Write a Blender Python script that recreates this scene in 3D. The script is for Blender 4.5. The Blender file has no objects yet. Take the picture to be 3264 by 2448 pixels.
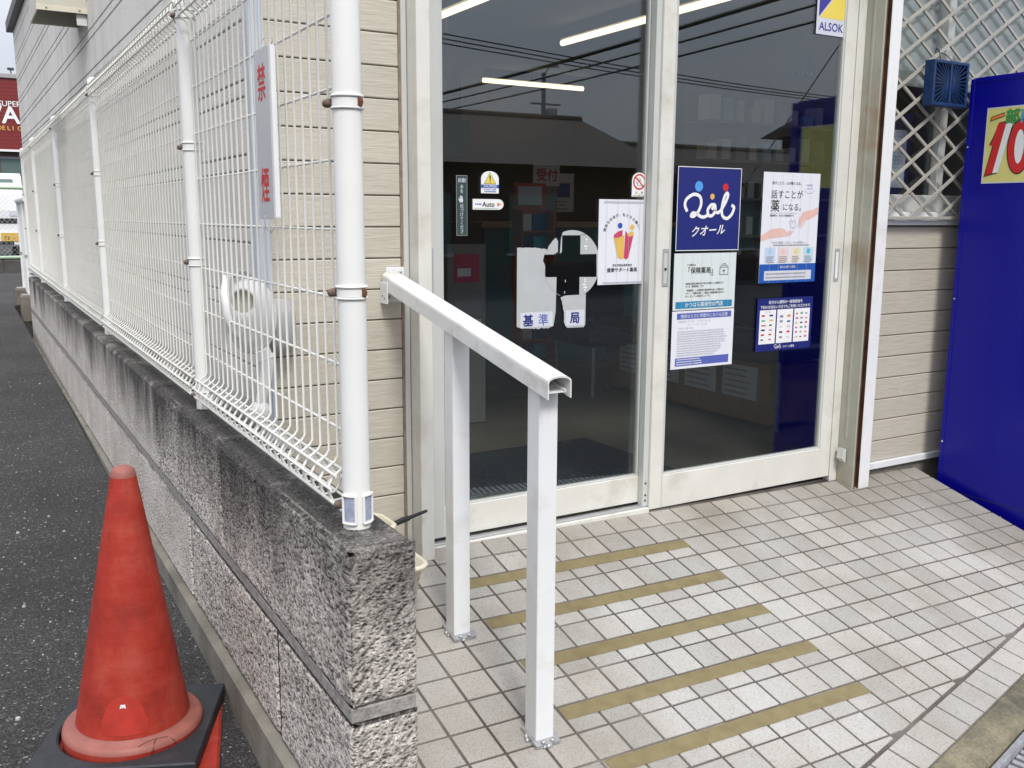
import bpy, bmesh, math, random
from math import sin, cos, pi, radians
from mathutils import Vector, Matrix, noise as mnoise
random.seed(7)
S = bpy.context.scene
COL = S.collection

# ------------------------------------------------------------------ camera, sky, sun, exposure
cam_d = bpy.data.cameras.new('camera'); cam = bpy.data.objects.new('camera', cam_d); COL.objects.link(cam)
cam_d.sensor_width = 36.0; cam_d.lens = 33.211; cam_d.clip_start = 0.05; cam_d.clip_end = 3000
CR = ((0.8620884, -0.50673051, 0.00526966), (-0.08366504, -0.15257801, -0.98474368), (0.49980371, 0.84849522, -0.17393136))
CP = Vector((-1.72330507, -2.62804676, 1.05390825))
cam.matrix_world = Matrix(((CR[0][0], -CR[1][0], -CR[2][0], CP[0]), (CR[0][1], -CR[1][1], -CR[2][1], CP[1]),
                           (CR[0][2], -CR[1][2], -CR[2][2], CP[2]), (0, 0, 0, 1)))
S.camera = cam
SUN_EL, SUN_AZ = radians(50), radians(192)      # azimuth measured clockwise from +y
world = bpy.data.worlds.new('World'); S.world = world; world.use_nodes = True
wn, wl = world.node_tree.nodes, world.node_tree.links
wn.clear()
w_out = wn.new('ShaderNodeOutputWorld'); w_bg = wn.new('ShaderNodeBackground'); w_sky = wn.new('ShaderNodeTexSky')
w_sky.sky_type = 'NISHITA'; w_sky.sun_disc = False; w_sky.sun_elevation = SUN_EL; w_sky.sun_rotation = SUN_AZ
w_sky.dust_density = 3.0
w_tc = wn.new('ShaderNodeTexCoord'); w_map = wn.new('ShaderNodeMapping'); w_map.inputs['Scale'].default_value = (1, 1, 2.5)
w_noise = wn.new('ShaderNodeTexNoise'); w_noise.inputs['Scale'].default_value = 2.2; w_noise.inputs['Detail'].default_value = 6
w_ramp = wn.new('ShaderNodeValToRGB')
w_ramp.color_ramp.elements[0].position = .3; w_ramp.color_ramp.elements[0].color = (9.4, 10.0, 11.9, 1)
w_ramp.color_ramp.elements[1].position = .7; w_ramp.color_ramp.elements[1].color = (13.4, 13.6, 14.2, 1)
w_mix = wn.new('ShaderNodeMix'); w_mix.data_type = 'RGBA'; w_mix.inputs['Factor'].default_value = .82
wl.new(w_tc.outputs['Generated'], w_map.inputs['Vector']); wl.new(w_map.outputs[0], w_noise.inputs['Vector'])
wl.new(w_noise.outputs['Fac'], w_ramp.inputs['Fac']); wl.new(w_sky.outputs[0], w_mix.inputs['A']); wl.new(w_ramp.outputs[0], w_mix.inputs['B'])
w_sep = wn.new('ShaderNodeSeparateXYZ'); wl.new(w_tc.outputs['Generated'], w_sep.inputs[0])       # overcast sky: zenith brighter than horizon
w_gr = wn.new('ShaderNodeMapRange'); w_gr.inputs['From Min'].default_value = 0; w_gr.inputs['From Max'].default_value = 1; w_gr.inputs['To Min'].default_value = .36; w_gr.inputs['To Max'].default_value = 1.0
wl.new(w_sep.outputs['Z'], w_gr.inputs['Value'])
w_mul = wn.new('ShaderNodeMix'); w_mul.data_type = 'RGBA'; w_mul.blend_type = 'MULTIPLY'; w_mul.inputs['Factor'].default_value = 1.0
wl.new(w_mix.outputs['Result'], w_mul.inputs['A']); wl.new(w_gr.outputs[0], w_mul.inputs['B'])
wl.new(w_mul.outputs['Result'], w_bg.inputs['Color']); wl.new(w_bg.outputs[0], w_out.inputs['Surface'])
w_bg.inputs['Strength'].default_value = .10
sun_d = bpy.data.lights.new('sun', 'SUN'); sun = bpy.data.objects.new('sun', sun_d); COL.objects.link(sun)
sun_d.energy = 1.4; sun_d.angle = radians(15); sun_d.color = (1, .97, .92)
sv = Vector((sin(SUN_AZ) * cos(SUN_EL), cos(SUN_AZ) * cos(SUN_EL), sin(SUN_EL)))
sun.rotation_euler = sv.to_track_quat('Z', 'Y').to_euler()
S.view_settings.view_transform = 'Standard'; S.view_settings.look = 'None'
S.view_settings.exposure = 0.76; S.view_settings.gamma = 1.0; S.view_settings.use_curve_mapping = False
S.render.engine = 'CYCLES'
S.cycles.max_bounces = 6; S.cycles.diffuse_bounces = 3; S.cycles.glossy_bounces = 4; S.cycles.transparent_max_bounces = 14

# ------------------------------------------------------------------ materials
class NT:
    def __init__(s, name):
        s.m = bpy.data.materials.new(name); s.m.use_nodes = True
        s.n, s.l = s.m.node_tree.nodes, s.m.node_tree.links
        s.b = s.n['Principled BSDF']; s.out = s.n['Material Output']
    def new(s, t, **k):
        x = s.n.new(t)
        for a, v in k.items(): setattr(x, a, v)
        return x
    def link(s, a, b): s.l.new(a, b)
    def pos(s, scale=(1, 1, 1), rnd=False, obj=False):
        if obj:
            o = s.new('ShaderNodeTexCoord').outputs['Object']
        else:
            o = s.new('ShaderNodeNewGeometry').outputs['Position']
        mp = s.new('ShaderNodeMapping'); mp.inputs['Scale'].default_value = scale
        s.link(o, mp.inputs['Vector'])
        if rnd:
            oi = s.new('ShaderNodeObjectInfo'); mu = s.new('ShaderNodeMath', operation='MULTIPLY'); mu.inputs[1].default_value = 37.0
            s.link(oi.outputs['Random'], mu.inputs[0])
            cb = s.new('ShaderNodeCombineXYZ')
            for i in range(3): s.link(mu.outputs[0], cb.inputs[i])
            s.link(cb.outputs[0], mp.inputs['Location'])
        return mp.outputs[0]
    def noise(s, vec, scale, detail=4, rough=.55):
        x = s.new('ShaderNodeTexNoise'); x.inputs['Scale'].default_value = scale; x.inputs['Detail'].default_value = detail
        x.inputs['Roughness'].default_value = rough; s.link(vec, x.inputs['Vector']); return x.outputs['Fac']
    def voro(s, vec, scale, feat='F1', out='Distance'):
        x = s.new('ShaderNodeTexVoronoi', feature=feat); x.inputs['Scale'].default_value = scale; s.link(vec, x.inputs['Vector']); return x.outputs[out]
    def ramp(s, fac, stops):
        r = s.new('ShaderNodeValToRGB'); e = r.color_ramp.elements
        while len(e) < len(stops): e.new(.5)
        for i, (p, c) in enumerate(stops):
            e[i].position = p; e[i].color = c if len(c) == 4 else (*c, 1)
        s.link(fac, r.inputs['Fac']); return r.outputs['Color']
    def mix(s, fac, a, b, mode='MIX'):
        x = s.new('ShaderNodeMix', data_type='RGBA', blend_type=mode)
        for nm, v in (('Factor', fac), ('A', a), ('B', b)):
            if isinstance(v, (int, float)): x.inputs[nm].default_value = v
            elif isinstance(v, tuple): x.inputs[nm].default_value = v if len(v) == 4 else (*v, 1)
            else: s.link(v, x.inputs[nm])
        return x.outputs['Result']
    def math(s, op, a, b=0.0):
        x = s.new('ShaderNodeMath', operation=op)
        for i, v in enumerate((a, b)):
            if isinstance(v, (int, float)): x.inputs[i].default_value = v
            else: s.link(v, x.inputs[i])
        return x.outputs[0]
    def bump(s, h, dist=.002, strength=1.0, prev=None):
        x = s.new('ShaderNodeBump'); x.inputs['Distance'].default_value = dist; x.inputs['Strength'].default_value = strength
        s.link(h, x.inputs['Height'])
        if prev is not None: s.link(prev, x.inputs['Normal'])
        return x.outputs[0]
    def done(s, col=None, rough=None, nrm=None, metal=None, spec=None):
        for nm, v in (('Base Color', col), ('Roughness', rough), ('Normal', nrm), ('Metallic', metal), ('Specular IOR Level', spec)):
            if v is None: continue
            if isinstance(v, (int, float)): s.b.inputs[nm].default_value = v
            elif isinstance(v, tuple): s.b.inputs[nm].default_value = v if len(v) == 4 else (*v, 1)
            else: s.link(v, s.b.inputs[nm])
        return s.m

def g3(c, k): return tuple(min(1, x * k) for x in c)
def pmat(name, c, rough=.6, var=.12, vs=6, bump=.0, bs=120, metal=0, spec=None, dirt=None, dfac=.5, ds=3.0):
    t = NT(name); p = t.pos()
    col = t.mix(t.ramp(t.noise(p, vs), [(.3, (0, 0, 0)), (.7, (1, 1, 1))]), g3(c, 1 - var), g3(c, 1 + var * .6))
    if dirt:
        f = t.ramp(t.noise(p, ds, 8, .65), [(.52, (0, 0, 0)), (.72, (dfac, dfac, dfac))]); col = t.mix(f, col, dirt)
    n = t.bump(t.noise(p, bs, 5), bump) if bump else None
    rg = t.ramp(t.noise(p, vs * 2.3), [(.3, (rough * .85,) * 3), (.7, (min(1, rough * 1.15),) * 3)])
    return t.done(col, rg, n, metal, spec)
def flat(name, c, rough=.55): return pmat(name, c, rough, .04, 20)

M = {}
M['white'] = pmat('white_paint', (.80, .81, .81), .42, .05, 7, .00025, 90, dirt=(.46, .43, .38), dfac=.42, ds=7)
M['fencewhite'] = pmat('fence_white', (.82, .82, .79), .4, .04, 9)
M['wire'] = pmat('wire_cream', (.80, .79, .73), .4, .05, 9)
M['ivory'] = pmat('ivory_aluminium', (.70, .69, .63), .42, .07, 5, .0002, 60, dirt=(.38, .33, .25), dfac=.40, ds=6)
M['greyframe'] = pmat('grey_frame', (.56, .57, .54), .4, .05, 4, dirt=(.4, .38, .33), dfac=.25, ds=5)
M['alu'] = pmat('aluminium', (.55, .55, .56), .35, .08, 20, .0002, 200, metal=.8)
M['steelplate'] = pmat('galvanised', (.42, .42, .43), .5, .25, 40, .0004, 120, metal=.5)
M['rust'] = pmat('rust', (.16, .065, .03), .85, .45, 60, .0008, 300)
M['rustbrown'] = pmat('rust_channel', (.10, .045, .022), .8, .5, 14, .0005, 90)
M['bolt'] = pmat('rusty_bolt', (.15, .105, .078), .75, .4, 90, .0005, 300)
M['rubber'] = pmat('black_rubber', (.022, .025, .03), .6, .25, 12, .0006, 160, dirt=(.07, .065, .06), dfac=.5, ds=8)
M['black'] = pmat('black_plastic', (.015, .015, .016), .45, .2, 30)
M['darkgap'] = pmat('dark_gap', (.03, .026, .024), .85, .2, 20)
M['sheath'] = pmat('sheathing', (.40, .36, .29), .8, .2, 20)
M['caulk'] = pmat('aged_caulk', (.26, .20, .15), .8, .35, 25, .0005, 120)
M['beige'] = pmat('beige_plastic', (.70, .65, .52), .4, .06, 12)
M['soil'] = pmat('dry_soil', (.10, .065, .04), .95, .6, 90, .003, 160)
M['canwhite'] = pmat('can_white', (.76, .76, .74), .45, .06, 10, dirt=(.5, .47, .42), dfac=.3, ds=14)
M['bluebox'] = pmat('blue_plastic', (.005, .034, .125), .5, .25, 40)
M['tape'] = pmat('ochre_tape', (.215, .175, .085), .85, .14, 22, .0006, 500, dirt=(.14, .108, .05), dfac=.7, ds=5)
M['concrete'] = pmat('footing_concrete', (.215, .20, .165), .9, .3, 9, .002, 60, dirt=(.09, .085, .07), dfac=.7, ds=4)
M['darkroof'] = pmat('dark_coping', (.06, .055, .065), .5, .2, 6)
M['carwhite'] = pmat('van_white', (.78, .79, .8), .25, .03, 3)
M['carglass'] = pmat('van_glass', (.10, .16, .15), .12, .1, 3)
M['plate'] = pmat('plate_yellow', (.70, .42, .05), .5, .05, 30)
M['taillight'] = pmat('tail_red', (.35, .02, .02), .25, .1, 30)
M['palegreen'] = pmat('green_rail', (.40, .52, .36), .5, .08, 9)
M['galvwire'] = pmat('galvanised_wire', (.5, .52, .52), .45, .08, 30, metal=.4)
M['p_reflector'] = pmat('worn_reflector', (.36, .40, .52), .35, .3, 60)
M['latticebeige'] = pmat('lattice_beige', (.40, .385, .335), .5, .12, 12)
M['marketwall'] = None
M['intfloor'] = pmat('vinyl_floor', (.16, .145, .12), .45, .12, 2)
M['intwall'] = pmat('interior_wall', (.26, .255, .25), .7, .05, 2)
M['ceil'] = pmat('ceiling', (.34, .35, .36), .8, .04, 2)
M['mat'] = pmat('entrance_mat', (.035, .042, .05), .95, .5, 70, .004, 130)
M['navy'] = pmat('navy_vinyl', (.012, .022, .07), .45, .1, 8)
M['teal'] = pmat('teal_panel', (.0, .13, .16), .5, .08, 4)
M['orange'] = pmat('orange_rack', (.62, .10, .035), .5, .08, 6)
M['cardboard'] = pmat('cardboard', (.32, .21, .11), .8, .12, 9)
M['wood'] = pmat('light_wood', (.42, .30, .17), .5, .2, 5)
M['paper'] = pmat('paper', (.74, .75, .80), .5, .02, 30)
M['sleeve'] = pmat('sleeved_paper', (.68, .73, .72), .22, .03, 20)
M['frost'] = pmat('frosted_sticker', (.47, .49, .49), .5, .06, 14)
M['bluelight'] = pmat('pale_blue_print', (.40, .58, .78), .45, .03, 30)
for nm, c in dict(p_white=(.82, .82, .82), p_black=(.02, .02, .022), p_navy=(.008, .015, .16), p_blue=(.012, .09, .40), p_mid=(.09, .12, .42),
                  p_teal=(.02, .22, .40), p_red=(.60, .02, .02), p_yellow=(.78, .62, .10), p_paleyel=(.70, .66, .22), p_crimson=(.55, .05, .13),
                  p_gold=(.72, .45, .10), p_grey=(.28, .28, .30), p_pale=(.62, .64, .70), p_green=(.03, .35, .08), p_cyan=(.05, .45, .65),
                  p_skin=(.74, .48, .42), p_dgreen=(.03, .06, .055), p_pink=(.75, .52, .50), p_orange=(.8, .22, .05), p_purple=(.07, .05, .30),
                  p_sky=(.08, .32, .75), p_silver=(.35, .35, .36), p_line=(.50, .51, .58), p_magenta=(.6, .05, .25), p_violet=(.05, .04, .30)).items():
    M[nm] = flat(nm, c)

def m_tile():
    t = NT('ramp_tile'); p = t.pos()
    oi = t.new('ShaderNodeObjectInfo')
    base = t.ramp(oi.outputs['Random'], [(0, (.395, .388, .362)), (.5, (.455, .446, .420)), (.8, (.475, .460, .425)), (1, (.50, .492, .468))])
    sp = t.ramp(t.noise(p, 260, 3, .6), [(.34, (.62, .60, .58)), (.48, (1, 1, 1)), (.66, (1.0, 1.0, 1.0)), (.75, (.86, .84, .8))])
    col = t.mix(1.0, base, sp, 'MULTIPLY')
    wear = t.ramp(t.noise(p, 2.3, 6, .6), [(.36, (1, 1, 1)), (.70, (.72, .675, .615))])
    col = t.mix(1.0, col, wear, 'MULTIPLY')
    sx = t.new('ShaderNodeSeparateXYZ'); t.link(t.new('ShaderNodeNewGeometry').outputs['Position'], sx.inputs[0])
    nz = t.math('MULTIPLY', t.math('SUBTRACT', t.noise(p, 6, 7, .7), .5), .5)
    # foot-worn brown film, strongest before the doors; second mask darkens towards the left
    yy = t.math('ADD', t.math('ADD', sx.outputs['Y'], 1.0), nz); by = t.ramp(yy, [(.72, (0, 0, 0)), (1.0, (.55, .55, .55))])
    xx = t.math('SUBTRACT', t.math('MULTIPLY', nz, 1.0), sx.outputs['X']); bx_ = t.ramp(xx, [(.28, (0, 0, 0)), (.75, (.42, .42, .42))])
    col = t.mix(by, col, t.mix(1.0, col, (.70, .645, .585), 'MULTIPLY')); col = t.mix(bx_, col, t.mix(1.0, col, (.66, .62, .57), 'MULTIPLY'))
    n = t.bump(t.noise(p, 330, 3), .0004)
    return t.done(col, t.ramp(t.noise(p, 9), [(.3, (.5,) * 3), (.7, (.68,) * 3)]), n)
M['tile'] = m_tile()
def m_grout():
    t = NT('grout'); p = t.pos()
    col = t.ramp(t.noise(p, 3.2, 6, .65), [(.3, (.050, .040, .034)), (.5, (.105, .088, .077)), (.72, (.19, .166, .148))])
    return t.done(col, .9, t.bump(t.noise(p, 200), .001))
M['grout'] = m_grout()
def m_siding():
    t = NT('siding_board'); p = t.pos((5, 5, 46), rnd=True)
    g = t.noise(p, 2.2, 7, .62); q = t.pos((14, 14, 220), rnd=True); h = t.noise(q, 1.2, 5, .6)
    col = t.ramp(g, [(.28, (.475, .435, .35)), (.5, (.53, .49, .405)), (.72, (.565, .53, .445))])
    oi = t.new('ShaderNodeObjectInfo'); v = t.ramp(oi.outputs['Random'], [(0, (.93,) * 3), (1, (1.03,) * 3)])
    col = t.mix(1.0, col, v, 'MULTIPLY')
    n = t.bump(h, .0012, .7, t.bump(g, .0024, .7))
    return t.done(col, .62, n)
M['siding'] = m_siding()
def m_stucco():
    t = NT('grey_stucco'); p = t.pos()
    col = t.ramp(t.noise(p, 1.1, 6, .6), [(.3, (.72, .70, .645)), (.7, (.80, .78, .73))])
    st = t.ramp(t.noise(t.pos((1, 5, .5)), 1.2, 7, .65), [(.5, (1, 1, 1)), (.75, (.80, .79, .78))])
    col = t.mix(1.0, col, st, 'MULTIPLY')
    col = t.mix(1.0, col, t.ramp(t.noise(p, 150, 3), [(.3, (.86,) * 3), (.6, (1,) * 3)]), 'MULTIPLY')
    return t.done(col, .85, t.bump(t.noise(p, 110, 5), .003))
M['stucco'] = m_stucco()
def m_block():
    t = NT('split_block'); p = t.pos()
    mp = t.new('ShaderNodeMapping'); mp.inputs['Rotation'].default_value = (radians(24), radians(8), 0); mp.inputs['Scale'].default_value = (78, 66, 128)
    t.link(t.new('ShaderNodeNewGeometry').outputs['Position'], mp.inputs['Vector'])
    wob = t.new('ShaderNodeTexNoise'); wob.inputs['Scale'].default_value = 40; t.link(p, wob.inputs['Vector'])
    vv = t.new('ShaderNodeVectorMath', operation='MULTIPLY_ADD'); t.link(wob.outputs['Color'], vv.inputs[0]); vv.inputs[1].default_value = (1.3, 1.3, 1.3); t.link(mp.outputs[0], vv.inputs[2])
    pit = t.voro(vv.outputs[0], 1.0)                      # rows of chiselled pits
    gr = t.noise(p, 210, 5, .75); big = t.noise(p, 30, 5, .65)
    h = t.math('ADD', t.math('MULTIPLY', gr, .5), t.math('ADD', t.math('MULTIPLY', big, .9), t.math('MULTIPLY', t.math('MINIMUM', pit, .5), 1.5)))
    col = t.ramp(gr, [(.30, (.14, .135, .13)), (.42, (.42, .405, .38)), (.53, (.66, .64, .60)), (.64, (.95, .93, .90))])
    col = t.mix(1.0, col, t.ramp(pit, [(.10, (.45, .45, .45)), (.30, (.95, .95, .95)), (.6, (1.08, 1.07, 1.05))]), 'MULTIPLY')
    col = t.mix(1.0, col, t.ramp(t.noise(p, 4.5, 4), [(.35, (.84, .80, .76)), (.7, (1.10, 1.05, 1.03))]), 'MULTIPLY')
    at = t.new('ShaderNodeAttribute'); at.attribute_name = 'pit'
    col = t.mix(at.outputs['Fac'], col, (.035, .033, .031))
    # black mould washed over the wall head
    sx = t.new('ShaderNodeSeparateXYZ'); t.link(t.new('ShaderNodeNewGeometry').outputs['Position'], sx.inputs[0])
    z = t.math('ADD', sx.outputs['Z'], t.math('MULTIPLY', t.math('SUBTRACT', t.noise(t.pos((1, 1, .35)), 3.4, 8, .72), .5), .75))
    mould = t.ramp(z, [(.25, (0, 0, 0)), (.50, (.93, .93, .93))])
    sn = t.new('ShaderNodeSeparateXYZ'); t.link(t.new('ShaderNodeNewGeometry').outputs['True Normal'], sn.inputs[0])
    topm = t.mix(t.ramp(sn.outputs['Z'], [(.5, (0, 0, 0)), (.8, (1, 1, 1))]), (0, 0, 0), t.ramp(t.noise(p, 5.5, 7, .7), [(.32, (.35, .35, .35)), (.52, (.95, .95, .95))]))
    mould = t.mix(1.0, mould, topm, 'LIGHTEN')
    col = t.mix(mould, col, t.mix(t.ramp(gr, [(.5, (0, 0, 0)), (.8, (1, 1, 1))]), (.013, .012, .012), (.22, .21, .20)))
    return t.done(col, .95, t.bump(h, .008))
M['block'] = m_block()
def m_mortar():
    t = NT('mortar_joint'); p = t.pos()
    col = t.ramp(t.noise(p, 60, 7, .75), [(.3, (.13, .125, .115)), (.5, (.30, .285, .26)), (.75, (.46, .44, .405))])
    return t.done(col, .95, t.bump(t.noise(p, 160), .002))
M['mortar'] = m_mortar()
def m_asphalt():
    t = NT('asphalt'); p = t.pos()
    v = t.new('ShaderNodeTexVoronoi'); v.inputs['Scale'].default_value = 200; t.link(p, v.inputs['Vector'])
    cell = v.outputs['Color']; sp = t.new('ShaderNodeSeparateColor'); t.link(cell, sp.inputs[0])
    col = t.ramp(sp.outputs[0], [(0, (.018, .0175, .017)), (.55, (.036, .035, .034)), (.9, (.066, .064, .062)), (.978, (.10, .098, .094)), (.993, (.30, .29, .28))])
    col = t.mix(1.0, col, t.ramp(t.noise(p, 1.3, 6, .65), [(.3, (.62, .61, .60)), (.7, (1.3, 1.3, 1.3))]), 'MULTIPLY')
    h = t.math('ADD', t.noise(p, 260, 5), t.math('MULTIPLY', v.outputs['Distance'], -.9))
    return t.done(col, .85, t.bump(h, .004))
M['asphalt'] = m_asphalt()
def m_kerb():
    t = NT('kerb_concrete'); p = t.pos()
    col = t.ramp(t.noise(p, 3.0, 9, .72), [(.30, (.045, .044, .036)), (.45, (.13, .12, .085)), (.60, (.27, .235, .155)), (.8, (.36, .33, .26))])
    col = t.mix(1.0, col, t.ramp(t.noise(p, 120, 4), [(.3, (.7,) * 3), (.7, (1.1,) * 3)]), 'MULTIPLY')
    return t.done(col, .95, t.bump(t.noise(p, 90, 6, .7), .004))
M['kerb'] = m_kerb()
def m_cone():
    t = NT('faded_cone_plastic'); p = t.pos()
    col = t.ramp(t.noise(p, 9, 6, .65), [(.3, (.24, .020, .012)), (.5, (.36, .032, .019)), (.75, (.42, .075, .05))])
    col = t.mix(t.ramp(t.noise(t.pos((1, 1, .3)), 26, 6, .7), [(.50, (0, 0, 0)), (.80, (.5, .5, .5))]), col, (.17, .03, .022))
    rings = t.noise(t.pos((.6, .6, 60)), 4, 3); col = t.mix(t.ramp(rings, [(.45, (0, 0, 0)), (.75, (.07,) * 3)]), col, (.6, .16, .12))
    return t.done(col, .62, t.bump(t.noise(p, 120, 4), .0006), None, .3)
M['cone'] = m_cone()
M['conefade'] = pmat('sun_bleached_cone', (.31, .105, .083), .6, .2, 14, .0005, 140)
def m_blue():
    t = NT('vending_blue_paint'); p = t.pos()
    col = t.mix(t.ramp(t.noise(p, 2.5, 5), [(.4, (0, 0, 0)), (.75, (.35,) * 3)]), (.003, .003, .26), (.006, .006, .28))
    t.b.inputs['Coat Weight'].default_value = .05; t.b.inputs['Coat Roughness'].default_value = .12
    return t.done(col, .30, t.bump(t.noise(p, 6, 2), .0008), None, .35)
M['vendblue'] = m_blue()
def m_brickred():
    t = NT('market_red_cladding'); p = t.pos()
    w = t.new('ShaderNodeTexWave', wave_type='BANDS', bands_direction='Z'); w.inputs['Scale'].default_value = 2.6; t.link(p, w.inputs['Vector'])
    col = t.ramp(w.outputs['Fac'], [(0, (.12, .008, .008)), (.3, (.20, .014, .014))])
    return t.done(col, .55)
M['marketwall'] = m_brickred()
def m_glass(name, tint):
    t = NT(name); t.n.remove(t.b)
    tr = t.new('ShaderNodeBsdfTransparent'); tr.inputs['Color'].default_value = (*tint, 1)
    gl = t.new('ShaderNodeBsdfGlossy'); gl.inputs['Roughness'].default_value = 0.0; gl.inputs['Color'].default_value = (.88, .95, 1, 1)
    ge = t.new('ShaderNodeNewGeometry'); dt = t.new('ShaderNodeVectorMath', operation='DOT_PRODUCT')
    t.link(ge.outputs['Normal'], dt.inputs[0]); t.link(ge.outputs['Incoming'], dt.inputs[1])
    k5 = t.math('POWER', t.math('SUBTRACT', 1.0, t.math('ABSOLUTE', dt.outputs['Value'])), 5.0)
    fac = t.math('ADD', .092, t.math('MULTIPLY', k5, .908))          # Schlick reflectance of each glass face
    wv = t.bump(t.noise(t.pos((1, 1, 1)), 1.1, 1), .0002); t.link(wv, gl.inputs['Normal'])
    mx = t.new('ShaderNodeMixShader'); t.link(fac, mx.inputs[0]); t.link(tr.outputs[0], mx.inputs[1]); t.link(gl.outputs[0], mx.inputs[2])
    t.link(mx.outputs[0], t.out.inputs['Surface']); return t.m
M['glass'] = m_glass('door_glass', (.86, .88, .87))
def m_emit(name, c, k):
    t = NT(name); t.b.inputs['Base Color'].default_value = (*c, 1); t.b.inputs['Emission Color'].default_value = (*c, 1); t.b.inputs['Emission Strength'].default_value = k
    return t.m
M['tube'] = m_emit('warm_tube', (1, .82, .56), 1.5)

# ------------------------------------------------------------------ mesh helpers
class MB:
    def __init__(s): s.v = []; s.f = []; s.sm = []
    def add(s, vs, fs, smooth=False):
        b = len(s.v); s.v += [tuple(x) for x in vs]; s.f += [tuple(b + i for i in f) for f in fs]; s.sm += [smooth] * len(fs); return s
    def box(s, x0, x1, y0, y1, z0, z1, c=0.0):
        if not c:
            return s.add([(x, y, z) for x in (x0, x1) for y in (y0, y1) for z in (z0, z1)],
                         [(0, 1, 3, 2), (4, 6, 7, 5), (0, 4, 5, 1), (2, 3, 7, 6), (0, 2, 6, 4), (1, 5, 7, 3)])
        lo, hi = (x0, y0, z0), (x1, y1, z1); vs = []; ix = {}
        for sx in (0, 1):
            for sy in (0, 1):
                for sz in (0, 1):
                    sg = (sx, sy, sz)
                    for a in range(3):
                        ix[sg, a] = len(vs)
                        vs.append(tuple((hi[k] if sg[k] else lo[k]) + (0 if k == a else (-c if sg[k] else c)) for k in range(3)))
        fs = []
        for a in range(3):
            b, d = [k for k in range(3) if k != a]
            for sa in (0, 1):
                q = []
                for sb, sd in ((0, 0), (1, 0), (1, 1), (0, 1)):
                    g = [0, 0, 0]; g[a] = sa; g[b] = sb; g[d] = sd; q.append(ix[tuple(g), a])
                fs.append(tuple(q))
        for d in range(3):
            a, b = [k for k in range(3) if k != d]
            for sa in (0, 1):
                for sb in (0, 1):
                    g = [0, 0, 0]; g[a] = sa; g[b] = sb; g1 = tuple(g); g[d] = 1; g2 = tuple(g)
                    fs.append((ix[g1, a], ix[g2, a], ix[g2, b], ix[g1, b]))
        for sg in [(i, j, k) for i in (0, 1) for j in (0, 1) for k in (0, 1)]: fs.append((ix[sg, 0], ix[sg, 1], ix[sg, 2]))
        return s.add(vs, fs)
    def tube(s, pts, r, n=8, closed=False, caps=True, smooth=True):
        pts = [Vector(p) for p in pts]; k = len(pts); vs = []; up = None
        rr = r if isinstance(r, (list, tuple)) else [r] * k
        for i, p in enumerate(pts):
            if closed: t = pts[(i + 1) % k] - pts[i - 1]
            else: t = pts[min(i + 1, k - 1)] - pts[max(i - 1, 0)]
            t.normalize()
            if up is None:
                up = Vector((0, 0, 1)) if abs(t.z) < .9 else Vector((1, 0, 0))
            a = t.cross(up); a.normalize(); b = a.cross(t); b.normalize(); up = b
            for j in range(n): vs.append(p + (a * cos(2 * pi * j / n) + b * sin(2 * pi * j / n)) * rr[i])
        fs = []
        for i in range(k if closed else k - 1):
            i2 = (i + 1) % k
            for j in range(n): fs.append((i * n + j, i * n + (j + 1) % n, i2 * n + (j + 1) % n, i2 * n + j))
        s.add(vs, fs, smooth)
        if caps and not closed: s.add(vs[:n], [tuple(range(n - 1, -1, -1))]); s.add(vs[-n:], [tuple(range(n))])
        return s
    def lathe(s, prof, n=32, cx=0, cy=0, smooth=True, a0=0, a1=2 * pi):
        full = abs(a1 - a0 - 2 * pi) < 1e-6; m = n if full else n + 1; k = len(prof)
        vs = [(cx + r * cos(a0 + (a1 - a0) * j / n), cy + r * sin(a0 + (a1 - a0) * j / n), z) for r, z in prof for j in range(m)]
        fs = []
        for i in range(k - 1):
            for j in range(n):
                j2 = (j + 1) % m; fs.append((i * m + j, i * m + j2, (i + 1) * m + j2, (i + 1) * m + j))
        return s.add(vs, fs, smooth)
    def prism(s, poly, h, axis='z', base=0.0):      # polygon (u,v) extruded along axis from base to base+h
        def P(u, v, w): return (u, v, w) if axis == 'z' else ((u, w, v) if axis == 'y' else (w, u, v))
        n = len(poly); vs = [P(u, v, base) for u, v in poly] + [P(u, v, base + h) for u, v in poly]
        fs = [tuple(range(n - 1, -1, -1)), tuple(range(n, 2 * n))] + [(i, (i + 1) % n, n + (i + 1) % n, n + i) for i in range(n)]
        return s.add(vs, fs)
    def bar(s, p, q, w, h):                          # square bar between two points
        p, q = Vector(p), Vector(q); t = (q - p).normalized(); up = Vector((0, 0, 1)) if abs(t.z) < .95 else Vector((0, 1, 0))
        a = t.cross(up).normalized() * w / 2; b = a.cross(t).normalized() * h / 2
        vs = [x + i * a + j * b for x in (p, q) for i, j in ((-1, -1), (1, -1), (1, 1), (-1, 1))]
        return s.add(vs, [(0, 1, 2, 3), (7, 6, 5, 4), (0, 4, 5, 1), (1, 5, 6, 2), (2, 6, 7, 3), (3, 7, 4, 0)])
    def mesh(s, name):
        me = bpy.data.meshes.new(name); me.from_pydata(s.v, [], s.f); me.update()
        me.polygons.foreach_set('use_smooth', s.sm)
        bm = bmesh.new(); bm.from_mesh(me); bmesh.ops.recalc_face_normals(bm, faces=bm.faces); bm.to_mesh(me); bm.free()
        return me
def link(name, data, parent=None, loc=(0, 0, 0), rz=0.0):
    o = bpy.data.objects.new(name, data); COL.objects.link(o); o.location = loc; o.rotation_euler = (0, 0, rz)
    if parent is not None: o.parent = parent
    return o
def obj(name, mb, mat, parent=None, loc=(0, 0, 0), rz=0.0):
    me = mb if isinstance(mb, bpy.types.Mesh) else mb.mesh(name)
    if mat is not None and not me.materials: me.materials.append(M[mat] if isinstance(mat, str) else mat)
    return link(name, me, parent, loc, rz)
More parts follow.
